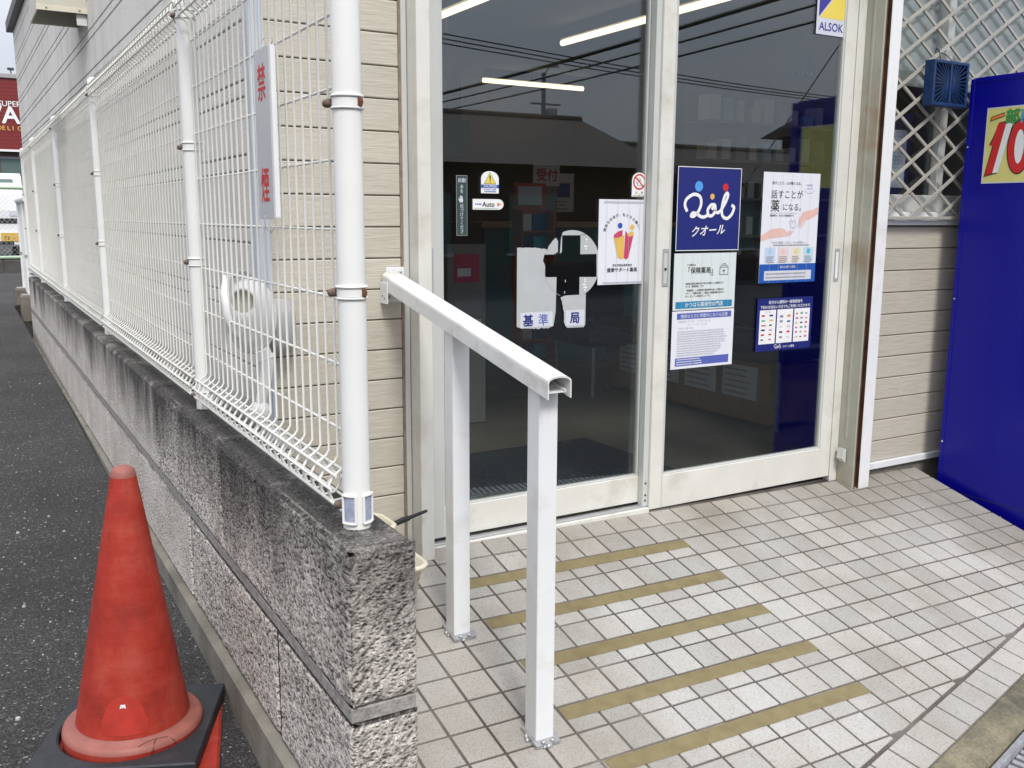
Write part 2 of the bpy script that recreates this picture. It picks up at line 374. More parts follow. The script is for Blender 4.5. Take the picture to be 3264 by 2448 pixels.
def tag(o, label=None, cat=None, group=None, kind=None):
    if label: o['label'] = label
    if cat: o['category'] = cat
    if group: o['group'] = group
    if kind: o['kind'] = kind
    return o
def thing(name, label, cat, loc=(0, 0, 0), rz=0.0, group=None): return tag(link(name, None, None, loc, rz), label, cat, group)
def part(name, mat, parent, *boxes, c=0.0):
    m = MB()
    for b in boxes: m.box(*b, c=c)
    return obj(name, m, mat, parent)

# ------------------------------------------------------------------ flat print helpers (local u = x, v = z, facing -y)
_fc = {}
def text_geo(s, size, align='LEFT', bold=0.0, shear=0.0):
    k = (s, size, align, bold, shear)
    if k in _fc: return _fc[k]
    cu = bpy.data.curves.new('lettering_curve', 'FONT'); cu.body = s; cu.size = size; cu.align_x = align; cu.resolution_u = 3; cu.shear = shear
    o = bpy.data.objects.new('lettering_tmp', cu); COL.objects.link(o)
    me = o.to_mesh()
    r = ([(v.co.x, v.co.y) for v in me.vertices], [tuple(p.vertices) for p in me.polygons])
    o.to_mesh_clear(); bpy.data.objects.remove(o); bpy.data.curves.remove(cu)
    _fc[k] = r; return r
def poster(name, label, cat, w, h, loc, mat='paper', rz=0.0, group=None, th=.0012, shape=None):
    m = MB(); m.prism(shape or [(0, 0), (w, 0), (w, h), (0, h)], th, 'y', -th)
    o = obj(name, m, mat, None, loc, rz); o['_th'] = th
    return tag(o, label, cat, group)
def shapes(par, name, mat, polys, lay=1):
    m = MB(); y = -(par.get('_th', .0012) + .0004 * lay)
    for i_, p in enumerate(polys): m.add([(u, y - 1.2e-5 * (i_ % 11), v) for u, v in p], [tuple(range(len(p)))])
    return obj(name, m, mat, par)
def R(u0, v0, u1, v1): return [(u0, v0), (u1, v0), (u1, v1), (u0, v1)]
def disc(u, v, r, n=20, ry=None): return [(u + r * cos(2 * pi * i / n), v + (ry or r) * sin(2 * pi * i / n)) for i in range(n)]
def stroke(pts, w):
    out = []
    for (a, b), (c, d) in zip(pts, pts[1:]):
        l = math.hypot(c - a, d - b) or 1e-6; nx, ny = -(d - b) / l * w / 2, (c - a) / l * w / 2; ex, ey = (c - a) / l * w * .25, (d - b) / l * w * .25
        out.append([(a + nx - ex, b + ny - ey), (a - nx - ex, b - ny - ey), (c - nx + ex, d - ny + ey), (c + nx + ex, d + ny + ey)])
    return out
def letters(par, mat, items, lay=2, name='lettering'):
    """items: (text, u, v, size[, align, bold, xscale, rot, shear])"""
    m = MB(); y = -(par.get('_th', .0012) + .0004 * lay)
    for it in items:
        s, u, v, size = it[:4]; al = it[4] if len(it) > 4 else 'LEFT'; bo = it[5] if len(it) > 5 else 0.0
        xs = it[6] if len(it) > 6 else 1.0; ro = it[7] if len(it) > 7 else 0.0; sh = it[8] if len(it) > 8 else 0.0
        vs, fs = text_geo(s, size, al, 0, sh); c_, s_ = cos(ro), sin(ro)
        w_ = bo * size * .7
        for k_, (du, dv) in enumerate([(0, 0)] if not bo else [(0, 0), (w_, 0), (-w_, 0), (0, w_), (0, -w_)]):      # heavier strokes: shifted overprint
            m.add([(u + du + (a * xs) * c_ - b * s_, y - 2.5e-5 * k_, v + dv + (a * xs) * s_ + b * c_) for a, b in vs], fs)
    return obj(name, m, mat, par)
def lines(par, mat, u0, u1, v, pitch, n, h, lay=2, ragged=.25, name='fine_print'):
    polys = []
    for i in range(n):
        u = u0; end = u1 - (u1 - u0) * random.random() * ragged
        while u < end:
            w = random.uniform(h * .8, h * 3.2); polys.append(R(u, v - i * pitch, min(u + w, end), v - i * pitch + h)); u += w + h * random.uniform(.25, .6)
    return shapes(par, name, mat, polys, lay)

# ------------------------------------------------------------------ ground
RA = 0.24672669; CA, SA = cos(RA), sin(RA)
def rz(x, y):
    d = -y / CA
    return -d * SA - .0184234 * x + .0147691 * d * d - .01596104 * d * x
GY = [(-400, -.5), (-60, -.45), (-6, -.42), (-2.2, -.40), (-1.6, -.33), (-1.1, -.265), (-.6, -.205), (.7, -.16), (2.2, -.125), (5.2, -.03), (7.8, .06), (8.9, .075), (9.1, .078), (15, .13), (60, .25), (600, .3)]
def gz(y):
    for (a, p), (b, q) in zip(GY, GY[1:]):
        if a <= y <= b: return p + (q - p) * (y - a) / (b - a)
    return GY[0][1]
m = MB()
xs_ = [-400, -60, -8, -3, -1.19, -1.10, -1.06, 0, 2, 8, 60, 400]
for j, (y, z) in enumerate(GY):
    for x in xs_: m.v.append((x, y, z if x < -1.15 or y > 9 else min(z, -.42)))
n = len(xs_)
for j in range(len(GY) - 1):
    for i in range(n - 1): m.f.append((j * n + i, j * n + i + 1, (j + 1) * n + i + 1, (j + 1) * n + i)); m.sm.append(False)
tag(obj('ground', m, 'asphalt'), 'dark worn asphalt ground beside the wall', None, None, 'structure')

# ------------------------------------------------------------------ tiled ramp
FOLD = lambda x: -.952 - (1.239 - x) * .2432        # y of the diagonal joint
E2 = Vector((.9717, .2363)); N2 = Vector((.2363, -.9717))
X0, X1 = -1.052, 1.912
def m_rampbody():
    m = MB(); nx, ny = 30, 14
    def out(x): return FOLD(x) - .118 / .9717
    for i in range(nx + 1):
        x = X0 + (X1 - X0) * i / nx
        for j in range(ny + 1):
            y = .02 + (out(x) - .02) * j / ny; m.v.append((x, y, rz(x, y) - .0035))
    for i in range(nx):
        for j in range(ny):
            a = i * (ny + 1) + j; m.f.append((a, a + 1, a + ny + 2, a + ny + 1)); m.sm.append(True)
    # skirts
    def skirt(ids):
        b = len(m.v)
        for k in ids: x, y, z = m.v[k]; m.v.append((x, y, -.5))
        for k in range(len(ids) - 1): m.f.append((ids[k], ids[k + 1], b + k + 1, b + k)); m.sm.append(False)
    skirt([nx * (ny + 1) + j for j in range(ny + 1)]); skirt([j for j in range(ny + 1)]); skirt([i * (ny + 1) + ny for i in range(nx + 1)])
    return m
ramp = tag(obj('tiled_ramp', m_rampbody(), 'grout'), 'pale tiled entrance ramp with brown joints', None, None, 'structure')
def ramp_frame(x, y):
    e = 1e-3; tx = Vector((1, 0, (rz(x + e, y) - rz(x - e, y)) / (2 * e))).normalized()
    ty = Vector((0, 1, (rz(x, y + e) - rz(x, y - e)) / (2 * e))).normalized(); nz = tx.cross(ty).normalized()
    return Vector((x, y, rz(x, y))), tx, ty, nz
TS = .0925 / 2
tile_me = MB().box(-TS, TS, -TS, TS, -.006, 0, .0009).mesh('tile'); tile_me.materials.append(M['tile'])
def cam_px(p):
    v = Vector(p) - CP; w = [sum(CR[i][k] * v[k] for k in range(3)) for i in range(3)]
    return 1632 + 3011 * w[0] / w[2], 1224 + 3011 * w[1] / w[2], w[2]
def clip(poly, f):                                    # keep f(p)>=0
    out = []
    for i in range(len(poly)):
        a, b = poly[i], poly[(i + 1) % len(poly)]; fa, fb = f(a), f(b)
        if fa >= 0: out.append(a)
        if fa * fb < 0: t = fa / (fa - fb); out.append((a[0] + (b[0] - a[0]) * t, a[1] + (b[1] - a[1]) * t))
    return out
cand = []
PY = .1 * CA
def side(p): return (p[1] - (FOLD(p[0]) + .006)) * .97
for c in range(-11, 19):
    for r in range(0, 16):
        x, y = c * .1 + .05, -(r + .5) * PY
        h = TS; hy = TS * CA
        xa, xb = max(x - h, X0 + .004), min(x + h, X1)
        if c == 18: xb = X1
        ya, yb = y - hy, y + hy
        if r == 0: yb = -.012
        if xb - xa < .012: continue
        poly = [(xa, ya), (xb, ya), (xb, yb), (xa, yb)]; full = (c != 18 and r != 0 and xa == x - h and xb == x + h and all(side(p) > 0 for p in poly))
        if not full:
            poly = clip(poly, side)
            if len(poly) < 3: continue
            ar = abs(sum(poly[i][0] * poly[(i + 1) % len(poly)][1] - poly[(i + 1) % len(poly)][0] * poly[i][1] for i in range(len(poly)))) / 2
            if ar < 2e-4: continue
        px, py, dz = cam_px((x, y, rz(x, y))); vis = -60 < px < 3324 and -60 < py < 2508
        cand.append((0 if vis else 1, dz, x, y, None if full else poly))
for k in range(-13, 21):                               # border strip along the diagonal
    c0 = Vector((1.239, FOLD(1.239))) + E2 * (k * .1 - .62); poly = []
    for a, b in ((.0035, .006), (.0965, .006), (.0965, .0985), (.0035, .0985)): q = c0 + E2 * a + N2 * b; poly.append((q.x, q.y))
    poly = clip(clip(poly, lambda p: p[0] - X0 - .003), lambda p: X1 - p[0])
    if len(poly) < 3: continue
    cx = sum(p[0] for p in poly) / len(poly); cy = sum(p[1] for p in poly) / len(poly)
    px, py, dz = cam_px((cx, cy, rz(cx, cy))); vis = -60 < px < 3324 and -60 < py < 2508
    cand.append((0 if vis else 1, dz, cx, cy, poly))
cand.sort(key=lambda a: a[:2])
rest = MB()
def poly_tile(m, poly, x, y, world_=False):
    z0 = rz(x, y); top = [(p[0], p[1], rz(*p) + random.uniform(-.0002, .0003)) for p in poly]; k = len(poly)
    o = (0, 0, 0) if world_ else (x, y, z0)
    vs = [tuple(t[i] - o[i] for i in range(3)) for t in top]; vs += [(v[0], v[1], v[2] - .006) for v in vs]
    m.add(vs, [tuple(range(k)), tuple(range(2 * k - 1, k - 1, -1))] + [(i, k + i, k + (i + 1) % k, (i + 1) % k) for i in range(k)])
for i, (vis, dz, x, y, poly) in enumerate(cand):
    if i >= 296:
        if poly is None: h = TS; hy = TS * CA; poly = [(x - h, y - hy), (x + h, y - hy), (x + h, y + hy), (x - h, y + hy)]
        poly_tile(rest, poly, x, y, True); continue
    if poly is None:
        p, tx, ty, nz = ramp_frame(x, y)
        o = link('tile', tile_me, ramp); a = random.uniform(-.006, .006)
        tx, ty = tx * cos(a) + ty * sin(a), ty * cos(a) - tx * sin(a)
        nz = (nz + Vector((random.uniform(-.004, .004), random.uniform(-.004, .004), 0))).normalized(); tx = ty.cross(nz).normalized(); ty = nz.cross(tx)
        p = p + nz * random.uniform(-.0003, .0004)
        o.matrix_world = Matrix(((tx.x, ty.x, nz.x, p.x), (tx.y, ty.y, nz.y, p.y), (tx.z, ty.z, nz.z, p.z), (0, 0, 0, 1)))
    else:
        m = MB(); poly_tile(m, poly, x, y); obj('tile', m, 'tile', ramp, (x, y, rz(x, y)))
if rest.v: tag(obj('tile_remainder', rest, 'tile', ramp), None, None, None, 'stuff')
# anti-slip tape
tl = ['nearest the sliding doors', 'second from the sliding doors', 'middle one of five on the ramp', 'fourth from the sliding doors', 'farthest from the sliding doors, nearest the viewer']
for i, r in enumerate((2, 4, 6, 8, 10)):
    m = MB(); ya, yb = -(r * .1 + .006) * CA, -(r * .1 + .053) * CA; nx = 46; xa, xb = -.496 + random.uniform(0, .004), .402 + random.uniform(-.003, .004)
    for k in range(nx + 1):
        x = xa + (xb - xa) * k / nx; j = random.uniform(-.0005, .0005)
        for y, dz in ((ya + j, .0014), (yb + j, .0014)): m.v.append((x, y, rz(x, y) + dz + (-.0006 if abs((x * 10) % 1 - .5) > .45 else 0)))
    for k in range(nx): m.f.append((2 * k, 2 * k + 2, 2 * k + 3, 2 * k + 1)); m.sm.append(True)
    n_ = len(m.v)
    tag(obj('tape_strip', m, 'tape'), 'ochre anti-slip tape strip on the tiles, ' + tl[i], 'tape', 'anti-slip tape strips across the ramp')
# kerb and drain along the diagonal street edge
m = MB(); Q = []
for k in range(41):
    s_ = -2.6 + 3.5 * k / 40; base = Vector((1.239, FOLD(1.239))) + E2 * s_
    row = []
    for b, dz in ((.100, -.30), (.100, -.004), (.106, .0), (.178 + random.uniform(-.004, .002), -.002), (.188, -.014), (.190, -.30)):
        q = base + N2 * b; row.append((q.x, q.y, rz(q.x, q.y) + dz if dz > -.2 else -.6))
    Q.append(row)
for k in range(41): m.v += Q[k]
for k in range(40):
    for j in range(5): m.f.append((k * 6 + j, k * 6 + j + 1, k * 6 + 6 + j + 1, k * 6 + 6 + j)); m.sm.append(False)
tag(obj('kerb', m, 'kerb'), 'mossy concrete kerb along the tile edge', None, None, 'structure')
dr = thing('drain_grating', 'grey ribbed drain grating beside the mossy kerb', 'grating')
for k in range(70):
    c0 = Vector((1.239, FOLD(1.239))) + E2 * (-1.5 + k * .032); a = c0 + N2 * .215; b = c0 + N2 * .42
    if k % 1 == 0:
        mb = MB(); za = rz(a.x, a.y) - .03; mb.bar((a.x, a.y, za), (b.x, b.y, za - .012), .019, .02); obj('grating_bar', mb, 'steelplate', dr)
mb = MB()
for off in (.205, .425):
    a = Vector((1.239, FOLD(1.239))) + E2 * -1.55 + N2 * off; b = Vector((1.239, FOLD(1.239))) + E2 * .78 + N2 * off
    mb.bar((a.x, a.y, rz(a.x, a.y) - .034), (b.x, b.y, rz(b.x, b.y) - .034), .016, .05)
obj('grating_frame', mb, 'steelplate', dr)
mb = MB(); a = Vector((1.239, FOLD(1.239))) + E2 * -1.55 + N2 * .315; b = Vector((1.239, FOLD(1.239))) + E2 * .78 + N2 * .315
mb.bar((a.x, a.y, rz(a.x, a.y) - .09), (b.x, b.y, rz(b.x, b.y) - .09), .2, .01); obj('drain_bed', mb, 'darkgap', dr)

# ------------------------------------------------------------------ pharmacy building
bld = thing('pharmacy_building', 'single-storey cream sided pharmacy with glazed sliding entrance doors', 'building')
K0, KP = .0198, .0913
def siding(x0, x1, k0, k1, joints=(), y=0.0):
    for k in range(k0, k1):
        z0, z1 = K0 + KP * k, K0 + KP * (k + 1); cuts = [x0] + sorted(j for kk, j in joints if kk == k) + [x1]
        for a, b in zip(cuts, cuts[1:]):
            w, h = b - a, KP
            mb = MB(); mb.box(0.0004, w - .0004, -.001, .013, .0008, h - .0026, .0024)
            obj('siding_board', mb, 'siding', bld, (a, y, z0))
siding(-.957, -.5635, 0, 28)
siding(1.512, 3.6, 0, 11, [(8, 1.787), (3, 1.79), (1, 2.5), (6, 2.4)])
part('wall_sheathing', 'sheath', bld, (-.97, -.535, .0125, .08, -.1, 2.9)); part('wall_sheathing', 'sheath', bld, (1.50, 1.545, .0125, .08, .0, 2.9)); part('wall_sheathing', 'sheath', bld, (1.545, 5.0, .0125, .08, .0, 1.045))
part('wall_caulk', 'caulk', bld, (-.5638, -.556, -.001, .012, -.01, 2.58))
part('door_trim', 'greyframe', bld, (-.556, -.5395, -.006, .03, -.01, 2.58), c=.0015)
# corner trim, blue grey, three ridges
mb = MB(); mb.box(-1.0, -.958, -.012, .012, -.15, 2.9, .002); mb.box(-.992, -.982, -.016, -.011, -.15, 2.9, .001); mb.box(-.972, -.962, -.016, -.011, -.15, 2.9, .001); mb.box(-1.0, -.984, .012, .045, -.15, 2.9, .002)
obj('corner_trim', mb, pmat('corner_trim_blue', (.50, .545, .60), .45, .06, 5), bld)
# left (stucco) side wall with grooved panels
GP = []
for k in range(-6, 10):
    for dz in (-.022, .022): GP.append(1.0 + .2 * k + dz)
ycuts = [.045, 1.35, 3.05, 4.75, 6.52, 8.75]
zc = sorted(GP)
for yi in range(len(ycuts) - 1):
    ya, yb = ycuts[yi], ycuts[yi + 1]
    zz = [-.25] + [z for z in zc if z < 2.82] + [2.9]
    for k in range(len(zz) - 1):
        sh = .006 * ((yi * 7 + k * 3) % 3 - 1)
        mb = MB(); mb.box(-.992, -.980, ya + (.0 if k % 2 else .0), yb, zz[k] + .0032, zz[k + 1] - .0032, .002)
        obj('stucco_panel', mb, 'stucco', bld)
part('side_wall_core', pmat('groove_grey', (.33, .32, .30), .85, .2, 6), bld, (-.985, -.86, .05, 8.74, -.3, 2.9))
part('roof_coping', 'darkroof', bld, (-1.05, -.80, -.03, 8.82, 2.9, 3.0), (-.80, 5.0, -.03, .2, 2.9, 3.0), c=.004)
part('front_fascia', 'ivory', bld, (-.97, 5.0, -.02, .09, 2.6, 2.9))
part('entrance_canopy', 'ivory', bld, (-.70, 3.4, -.20, -.02, 2.52, 2.60), c=.006)
part('back_wall', 'intwall', bld, (-.86, 5.0, 7.2, 7.3, -.05, 2.9))
part('right_wall', 'intwall', bld, (4.95, 5.05, .1, 7.2, -.05, 2.9))
part('interior_left_wall', 'intwall', bld, (-.86, -.84, .1, 7.2, -.05, 2.9))
part('interior_floor', 'intfloor', bld, (-.84, 4.95, .085, 7.2, -.06, -.002))
part('interior_ceiling', 'ceil', bld, (-.84, 4.95, .085, 7.2, 2.62, 2.7))
part('roof_slab', 'darkroof', bld, (-.86, 5.0, .1, 8.75, 2.75, 2.89))
part('front_wall_inner', 'intwall', bld, (-.86, -.55, .081, .1, -.05, 2.6), (1.52, 1.62, .081, .1, -.05, 2.6), (1.62, 4.95, .081, .1, -.05, 1.05), (-.55, 1.52, .03, .1, 2.2, 2.6))
part('door_header', 'ivory', bld, (-.54, 1.51, -.02, .11, 2.12, 2.6), c=.004)
# left shutter guide and jamb
part('shutter_guide', 'ivory', bld, (-.5375, -.494, -.07, .03, -.008, 2.5), c=.002)
part('door_jamb', 'greyframe', bld, (-.494, -.47, .03, .10, .0, 2.2), c=.002)
# right jamb, channel and guide
part('door_jamb', 'ivory', bld, (1.367, 1.409, -.004, .09, -.03, 2.2), c=.002)
mb = MB(); mb.box(1.409, 1.418, -.030, .06, -.04, 2.5, .001); mb.box(1.406, 1.412, -.046, -.036, .16, 2.5, .001); mb.box(1.409, 1.421, -.088, -.030, -.055, 2.5, .001)
obj('shutter_guide', mb, pmat('guide_grey_green', (.40, .40, .33), .5, .14, 5, dirt=(.30, .18, .09), dfac=.6, ds=4), bld)
part('shutter_channel', 'rustbrown', bld, (1.421, 1.447, -.060, .0, -.06, 2.5), (1.417, 1.4225, -.0895, -.072, -.055, 2.5))
part('channel_lining', 'rustbrown', bld, (1.4440, 1.4465, -.0885, -.005, -.06, 2.5))
part('shutter_guide_front', 'white', bld, (1.447, 1.508, -.091, .01, -.053, 2.5), c=.0025)
mb = MB(); mb.prism([(1.383, .075), (1.404, .055), (1.406, .115), (1.39, .118)], .03, 'y', -.05); obj('draught_flap', mb, 'greyframe', bld)
# sliding doors
def leaf(xa, xb, y, z0, ls, rs, zr, label, cols=('ivory', 'ivory', 'ivory')):
    d = link('sliding_door', None, bld); d['label'] = label
    obj('stile', MB().box(xa, xa + ls, y, y + .034, z0, 2.16, .002), cols[0], d)
    obj('stile', MB().box(xb - rs, xb, y, y + .034, z0, 2.16, .002), cols[1], d)
    obj('bottom_rail', MB().box(xa + ls, xb - rs, y + .001, y + .033, z0, zr, .0015), cols[2], d)
    obj('top_rail', MB().box(xa + ls, xb - rs, y + .001, y + .033, 2.06, 2.16, .0015), cols[2], d)
    g = MB(); t = .008
    for a, b in ((xa + ls, xa + ls + t), (xb - rs - t, xb - rs)): g.box(a, b, y + .006, y + .028, zr, 2.06, .001)
    g.box(xa + ls + t, xb - rs - t, y + .006, y + .028, zr, zr + .006, .001)
    obj('glazing_bead', g, 'greyframe', d)
    obj('glass_pane', MB().box(xa + ls + .003, xb - rs - .003, y + .014, y + .019, zr + .002, 2.07), 'glass', d)
    return d
dl = leaf(-.488, .452, .037, .018, .080, .060, .117, 'left glazed sliding door running behind the right one', ('greyframe', 'greyframe', 'ivory'))
dr_ = leaf(.412, 1.364, -.002, -.006, .060, .060, .118, 'right glazed sliding door in front of the left one')
obj('stile_lip', MB().box(.388, .4115, .008, .036, -.004, 2.16, .001), 'greyframe', dr_)
obj('stile_groove', MB().box(.4655, .4685, -.0035, 0, .0, 2.15), 'greyframe', dr_)
for (d, x0, x1, z0, z1, y) in ((dl, -.462, -.440, .757, .958, .037), (dr_, .437, .465, .815, .947, -.002), (dr_, 1.316, 1.343, .808, .938, -.002)):
    mb = MB(); w = .006
    mb.box(x0, x1, y - .003, y, z0, z0 + .012, .0008); mb.box(x0, x1, y - .003, y, z1 - .012, z1, .0008)
    mb.box(x0, x0 + w, y - .003, y, z0 + .012, z1 - .012, .0008); mb.box(x1 - w, x1, y - .003, y, z0 + .012, z1 - .012, .0008)
    obj('pull_handle', mb, pmat('handle_grey', (.38, .38, .40), .4, .05, 30), d); obj('pull_recess', MB().box(x0 + w, x1 - w, y - .0012, y - .0004, z0 + .012, z1 - .012), 'white' if x0 > 1 else 'greyframe', d)
obj('keyhole', MB().lathe([(.0001, 0), (.0045, 0), (.0045, .003), (.0001, .003)], 14), 'black', dr_, (.450, -.0035, .876)).rotation_euler = (pi / 2, 0, 0)
part('door_track', 'alu', bld, (-.494, .42, .004, .03, .000, .012), (-.494, 1.365, .06, .08, -.006, .006), c=.001)
part('threshold', 'ivory', bld, (-.494, .405, -.012, .003, -.02, .006), c=.001)
part('track_slot', 'darkgap', bld, (-.494, 1.366, .03, .075, -.04, -.004), (.40, 1.366, .0, .03, -.05, -.025))
for z in (.03, .05, .095): obj('rail_screw', MB().lathe([(.0001, 0), (.004, 0), (.004, .002), (.0001, .002)], 10), 'black', dr_, (.400, .0085, z)).rotation_euler = (pi / 2, 0, 0)
# right wall base, flashing, window with lattice grille
part('base_flashing', 'white', bld, (1.508, 3.6, -.016, .012, -.010, .0185), c=.002)
part('plinth', 'concrete', bld, (1.50, 3.6, .004, .08, -.45, -.012))
part('left_plinth', 'concrete', bld, (-.97, -.54, .004, .08, -.35, .019))
win = link('window', None, bld); win['label'] = 'grey sliding window behind the diagonal lattice grille'
part('window_sill', 'white', win, (1.512, 3.2, -.028, .05, 1.030, 1.050), (1.545, 3.2, .0, .06, 1.050, 1.085), c=.002)
part('window_frame', 'greyframe', win, (1.545, 3.2, .012, .07, 1.085, 1.155), (1.545, 1.60, .012, .07, 1.155, 2.3), (1.933, 1.976, .012, .05, 1.155, 2.3), (3.1, 3.2, .012, .07, 1.155, 2.3), (1.545, 3.2, .012, .07, 2.3, 2.6), c=.003)
part('glass_pane', 'glass', win, (1.602, 1.923, .04, .045, 1.157, 2.3)); part('glass_pane', 'glass', win, (1.987, 3.1, .03, .035, 1.157, 2.3))
wn_ = poster('window_paper_notice', 'pale paper notice behind the lattice window', 'notice', .115, .235, (1.655, .052, 1.185), 'p_pale'); lines(wn_, 'p_line', .012, .10, .205, .016, 11, .006, 1)
bl_ = thing('sky_tone_backing', 'added grey blind inside the lattice window', 'backing', (1.6, .095, 0)); part('sky_tone_sheet', 'greyframe', bl_, (.0, 1.5, .0, .003, 1.62, 2.3)); part('backing_bar', 'p_silver', bl_, (.0, 1.5, -.004, .007, 1.605, 1.62), c=.002)  # grey sheet added in place of the sky reflected in the upper window
gr = link('window_grille', None, bld); gr['label'] = 'cream diagonal lattice grille over the window'
part('grille_frame', 'latticebeige', gr, (1.508, 1.552, -.052, -.026, 1.05, 2.3), (1.552, 3.1, -.05, -.03, 1.052, 1.066), c=.002)
sl = .64; zb, xb0, xe = 1.062, 1.552, 2.72
def lat(z0, up, y):
    pts = []
    for x in (xb0, xe): pts.append([x, z0 + (sl if up else -sl) * (x - xb0)])
    (xa, za), (xc, zd) = pts
    def cut(zl, lo):
        nonlocal xa, za, xc, zd
        k = (zd - za) / (xc - xa)
        if (za < zl) == lo and za != zl and ((lo and zd > zl) or (not lo and zd < zl)): xa, za = xa + (zl - za) / k, zl
        if (zd < zl) == lo and zd != zl and ((lo and za > zl) or (not lo and za < zl)): xc, zd = xa + (zl - za) / k, zl
    cut(zb, True); cut(2.25, False)
    if max(za, zd) <= zb or min(za, zd) >= 2.25 or xc - xa < .03: return
    obj('lattice_bar', MB().bar((xa, y, za), (xc, y, zd), .008, .0115), 'latticebeige', gr)
for k in range(-7, 11): lat(1.083 + .1185 * k, True, -.045)
for k in range(0, 17): lat(1.142 + .1185 * k, False, -.036)
# vent hood high on the side wall
hd = thing('vent_hood', 'cream metal vent hood high on the grey side wall', 'vent hood')
part('hood_shell', pmat('hood_cream', (.58, .56, .47), .5, .06, 6), hd, (-1.235, -.992, 3.10, 3.108, 2.11, 2.62), (-1.235, -1.227, 3.108, 3.55, 2.11, 2.62), (-1.227, -.992, 3.108, 3.55, 2.61, 2.62), (-1.227, -.992, 3.542, 3.55, 2.11, 2.61), c=.001)
part('hood_lip', M['beige'], hd, (-1.238, -.992, 3.097, 3.101, 2.108, 2.135), c=.0006)
part('hood_mesh', 'darkgap', hd, (-1.226, -.993, 3.11, 3.54, 2.20, 2.205))
for x in (-1.19, -1.03): obj('hood_screw', MB().lathe([(.0001, 0), (.006, 0), (.004, .004), (.0001, .004)], 10), 'steelplate', hd, (x, 3.0965, 2.122)).rotation_euler = (pi / 2, 0, 0)
mb = MB(); mb.prism([(3.11, 2.05), (3.118, 2.05), (3.135, 2.105), (3.12, 2.108)], .05, 'x', -1.045); obj('hood_flap', mb, 'greyframe', hd)

# ------------------------------------------------------------------ interior things seen through the glass
lt = []
for i, (x0, x1, y0, y1, z, lb) in enumerate(((1.47, 1.53, 2.3, 4.2, 2.5, 'lit warm ceiling tube lamp cut off by the left door stile'), (2.83, 2.89, 1.9, 3.08, 2.5, 'lit warm ceiling tube lamp seen through the right door'),
        (2.83, 2.89, 3.10, 4.35, 2.5, 'lit warm ceiling tube lamp right of centre behind the left door'), (3.35, 4.65, 6.6, 6.66, 2.5, 'lit warm tube lamp lying across the room, deepest inside'))):
    t = thing('tube_lamp', lb, 'lamp', group='ceiling tube lamps inside the pharmacy')
    ax = y1 - y0 > x1 - x0; cx, cy = (x0 + x1) / 2, (y0 + y1) / 2
    p, q = ((cx, y0, z), (cx, y1, z)) if ax else ((x0, cy, z), (x1, cy, z))
    obj('tube', MB().tube([p, q], .024, 14), 'tube', t)
    e = .03
    part('lamp_body', 'intwall', t, (cx - .03, cx + .03, y0, y1, z + .028, z + .118) if ax else (x0, x1, cy - .03, cy + .03, z + .028, z + .118))
mt = tag(part('entrance_mat', 'mat', None, (-.35, .84, .16, 1.02, -.001, .010), c=.004), 'dark ribbed entrance mat inside the left door', 'mat')
bn = thing('waiting_bench', 'navy waiting bench inside with paper notices hung on its front', 'bench')
part('seat', 'navy', bn, (1.70, 2.15, .62, 2.2, .36, .44), c=.02); part('backrest', 'navy', bn, (2.13, 2.20, .62, 2.2, .44, .85), c=.02)
for x, y in ((1.76, .68), (2.1, .68), (1.76, 2.1), (2.1, 2.1)): obj('leg', MB().tube([(x, y, 0), (x, y, .36)], .014, 10), 'steelplate', bn)
part('storage_box_front', 'cardboard', bn, (1.74, 2.1, .72, 2.08, .03, .33))
for i, y in enumerate((.80, 1.10, 1.40, 1.70)):
    p = poster('paper_notice', 'white paper notice hung under the navy bench, ' + ('nearest the right door edge', 'second from the right door edge', 'third from the right door edge', 'deepest inside')[i], 'notice', .25, .17, (1.735, y + .25, .14), 'paper', -pi / 2, 'paper notices under the bench')
    lines(p, 'p_grey', .02, .22, .14, .03, 5, .008, 1)
ch = thing('waiting_chair', 'navy seated waiting chair behind the left door', 'chair', (1.75, 2.1, 0))
part('seat', 'navy', ch, (-.30, .3, -.25, .25, .30, .40), c=.03)
for x, y in ((-.25, -.2), (.25, -.2), (-.25, .2), (.25, .2)): obj('leg', MB().tube([(x, y, 0), (x, y, .31)], .013, 8), 'steelplate', ch)
part('backrest', 'navy', ch, (-.3, .3, .22, .28, .42, .78), c=.02)
rc = thing('reception_counter', 'pale reception counter with teal front inside', 'counter', (2.4, 3.2, 0))
part('counter_top', 'wood', rc, (-.95, 1.2, -.02, .75, .98, 1.02), c=.004); part('counter_front', 'teal', rc, (-.92, -.45, .0, .04, .0, .98), (-.45, 1.15, .0, .04, .0, .98)); part('counter_side', 'intwall', rc, (-.92, -.88, .04, .7, 0, .98), (1.11, 1.15, .04, .7, 0, .98))
uk = poster('reception_card', 'white card with red reception characters on the counter', 'sign', .24, .16, (2.12, 3.6, 1.29), 'paper'); letters(uk, 'p_red', [('受付', .025, .045, .10, 'LEFT', .02)])
obj('card_stand', MB().box(.02, .22, 0, .05, -.27, 0), 'intwall', uk)
pr = thing('leaflet_rack', 'orange leaflet rack behind the left door glass', 'rack', (1.40, 2.6, 0))
part('rack_back', 'orange', pr, (0, .24, .06, .075, .0, 1.27), c=.003); part('rack_side', 'orange', pr, (-.006, .004, -.05, .075, 0, 1.10), (.236, .246, -.05, .075, 0, 1.10))
part('rack_header', 'paper', pr, (.02, .2, .045, .058, 1.13, 1.25))
cols = ['p_navy', 'p_gold', 'paper', 'p_cyan', 'p_pink', 'p_blue', 'bluelight', 'p_teal', 'p_paleyel', 'p_green']
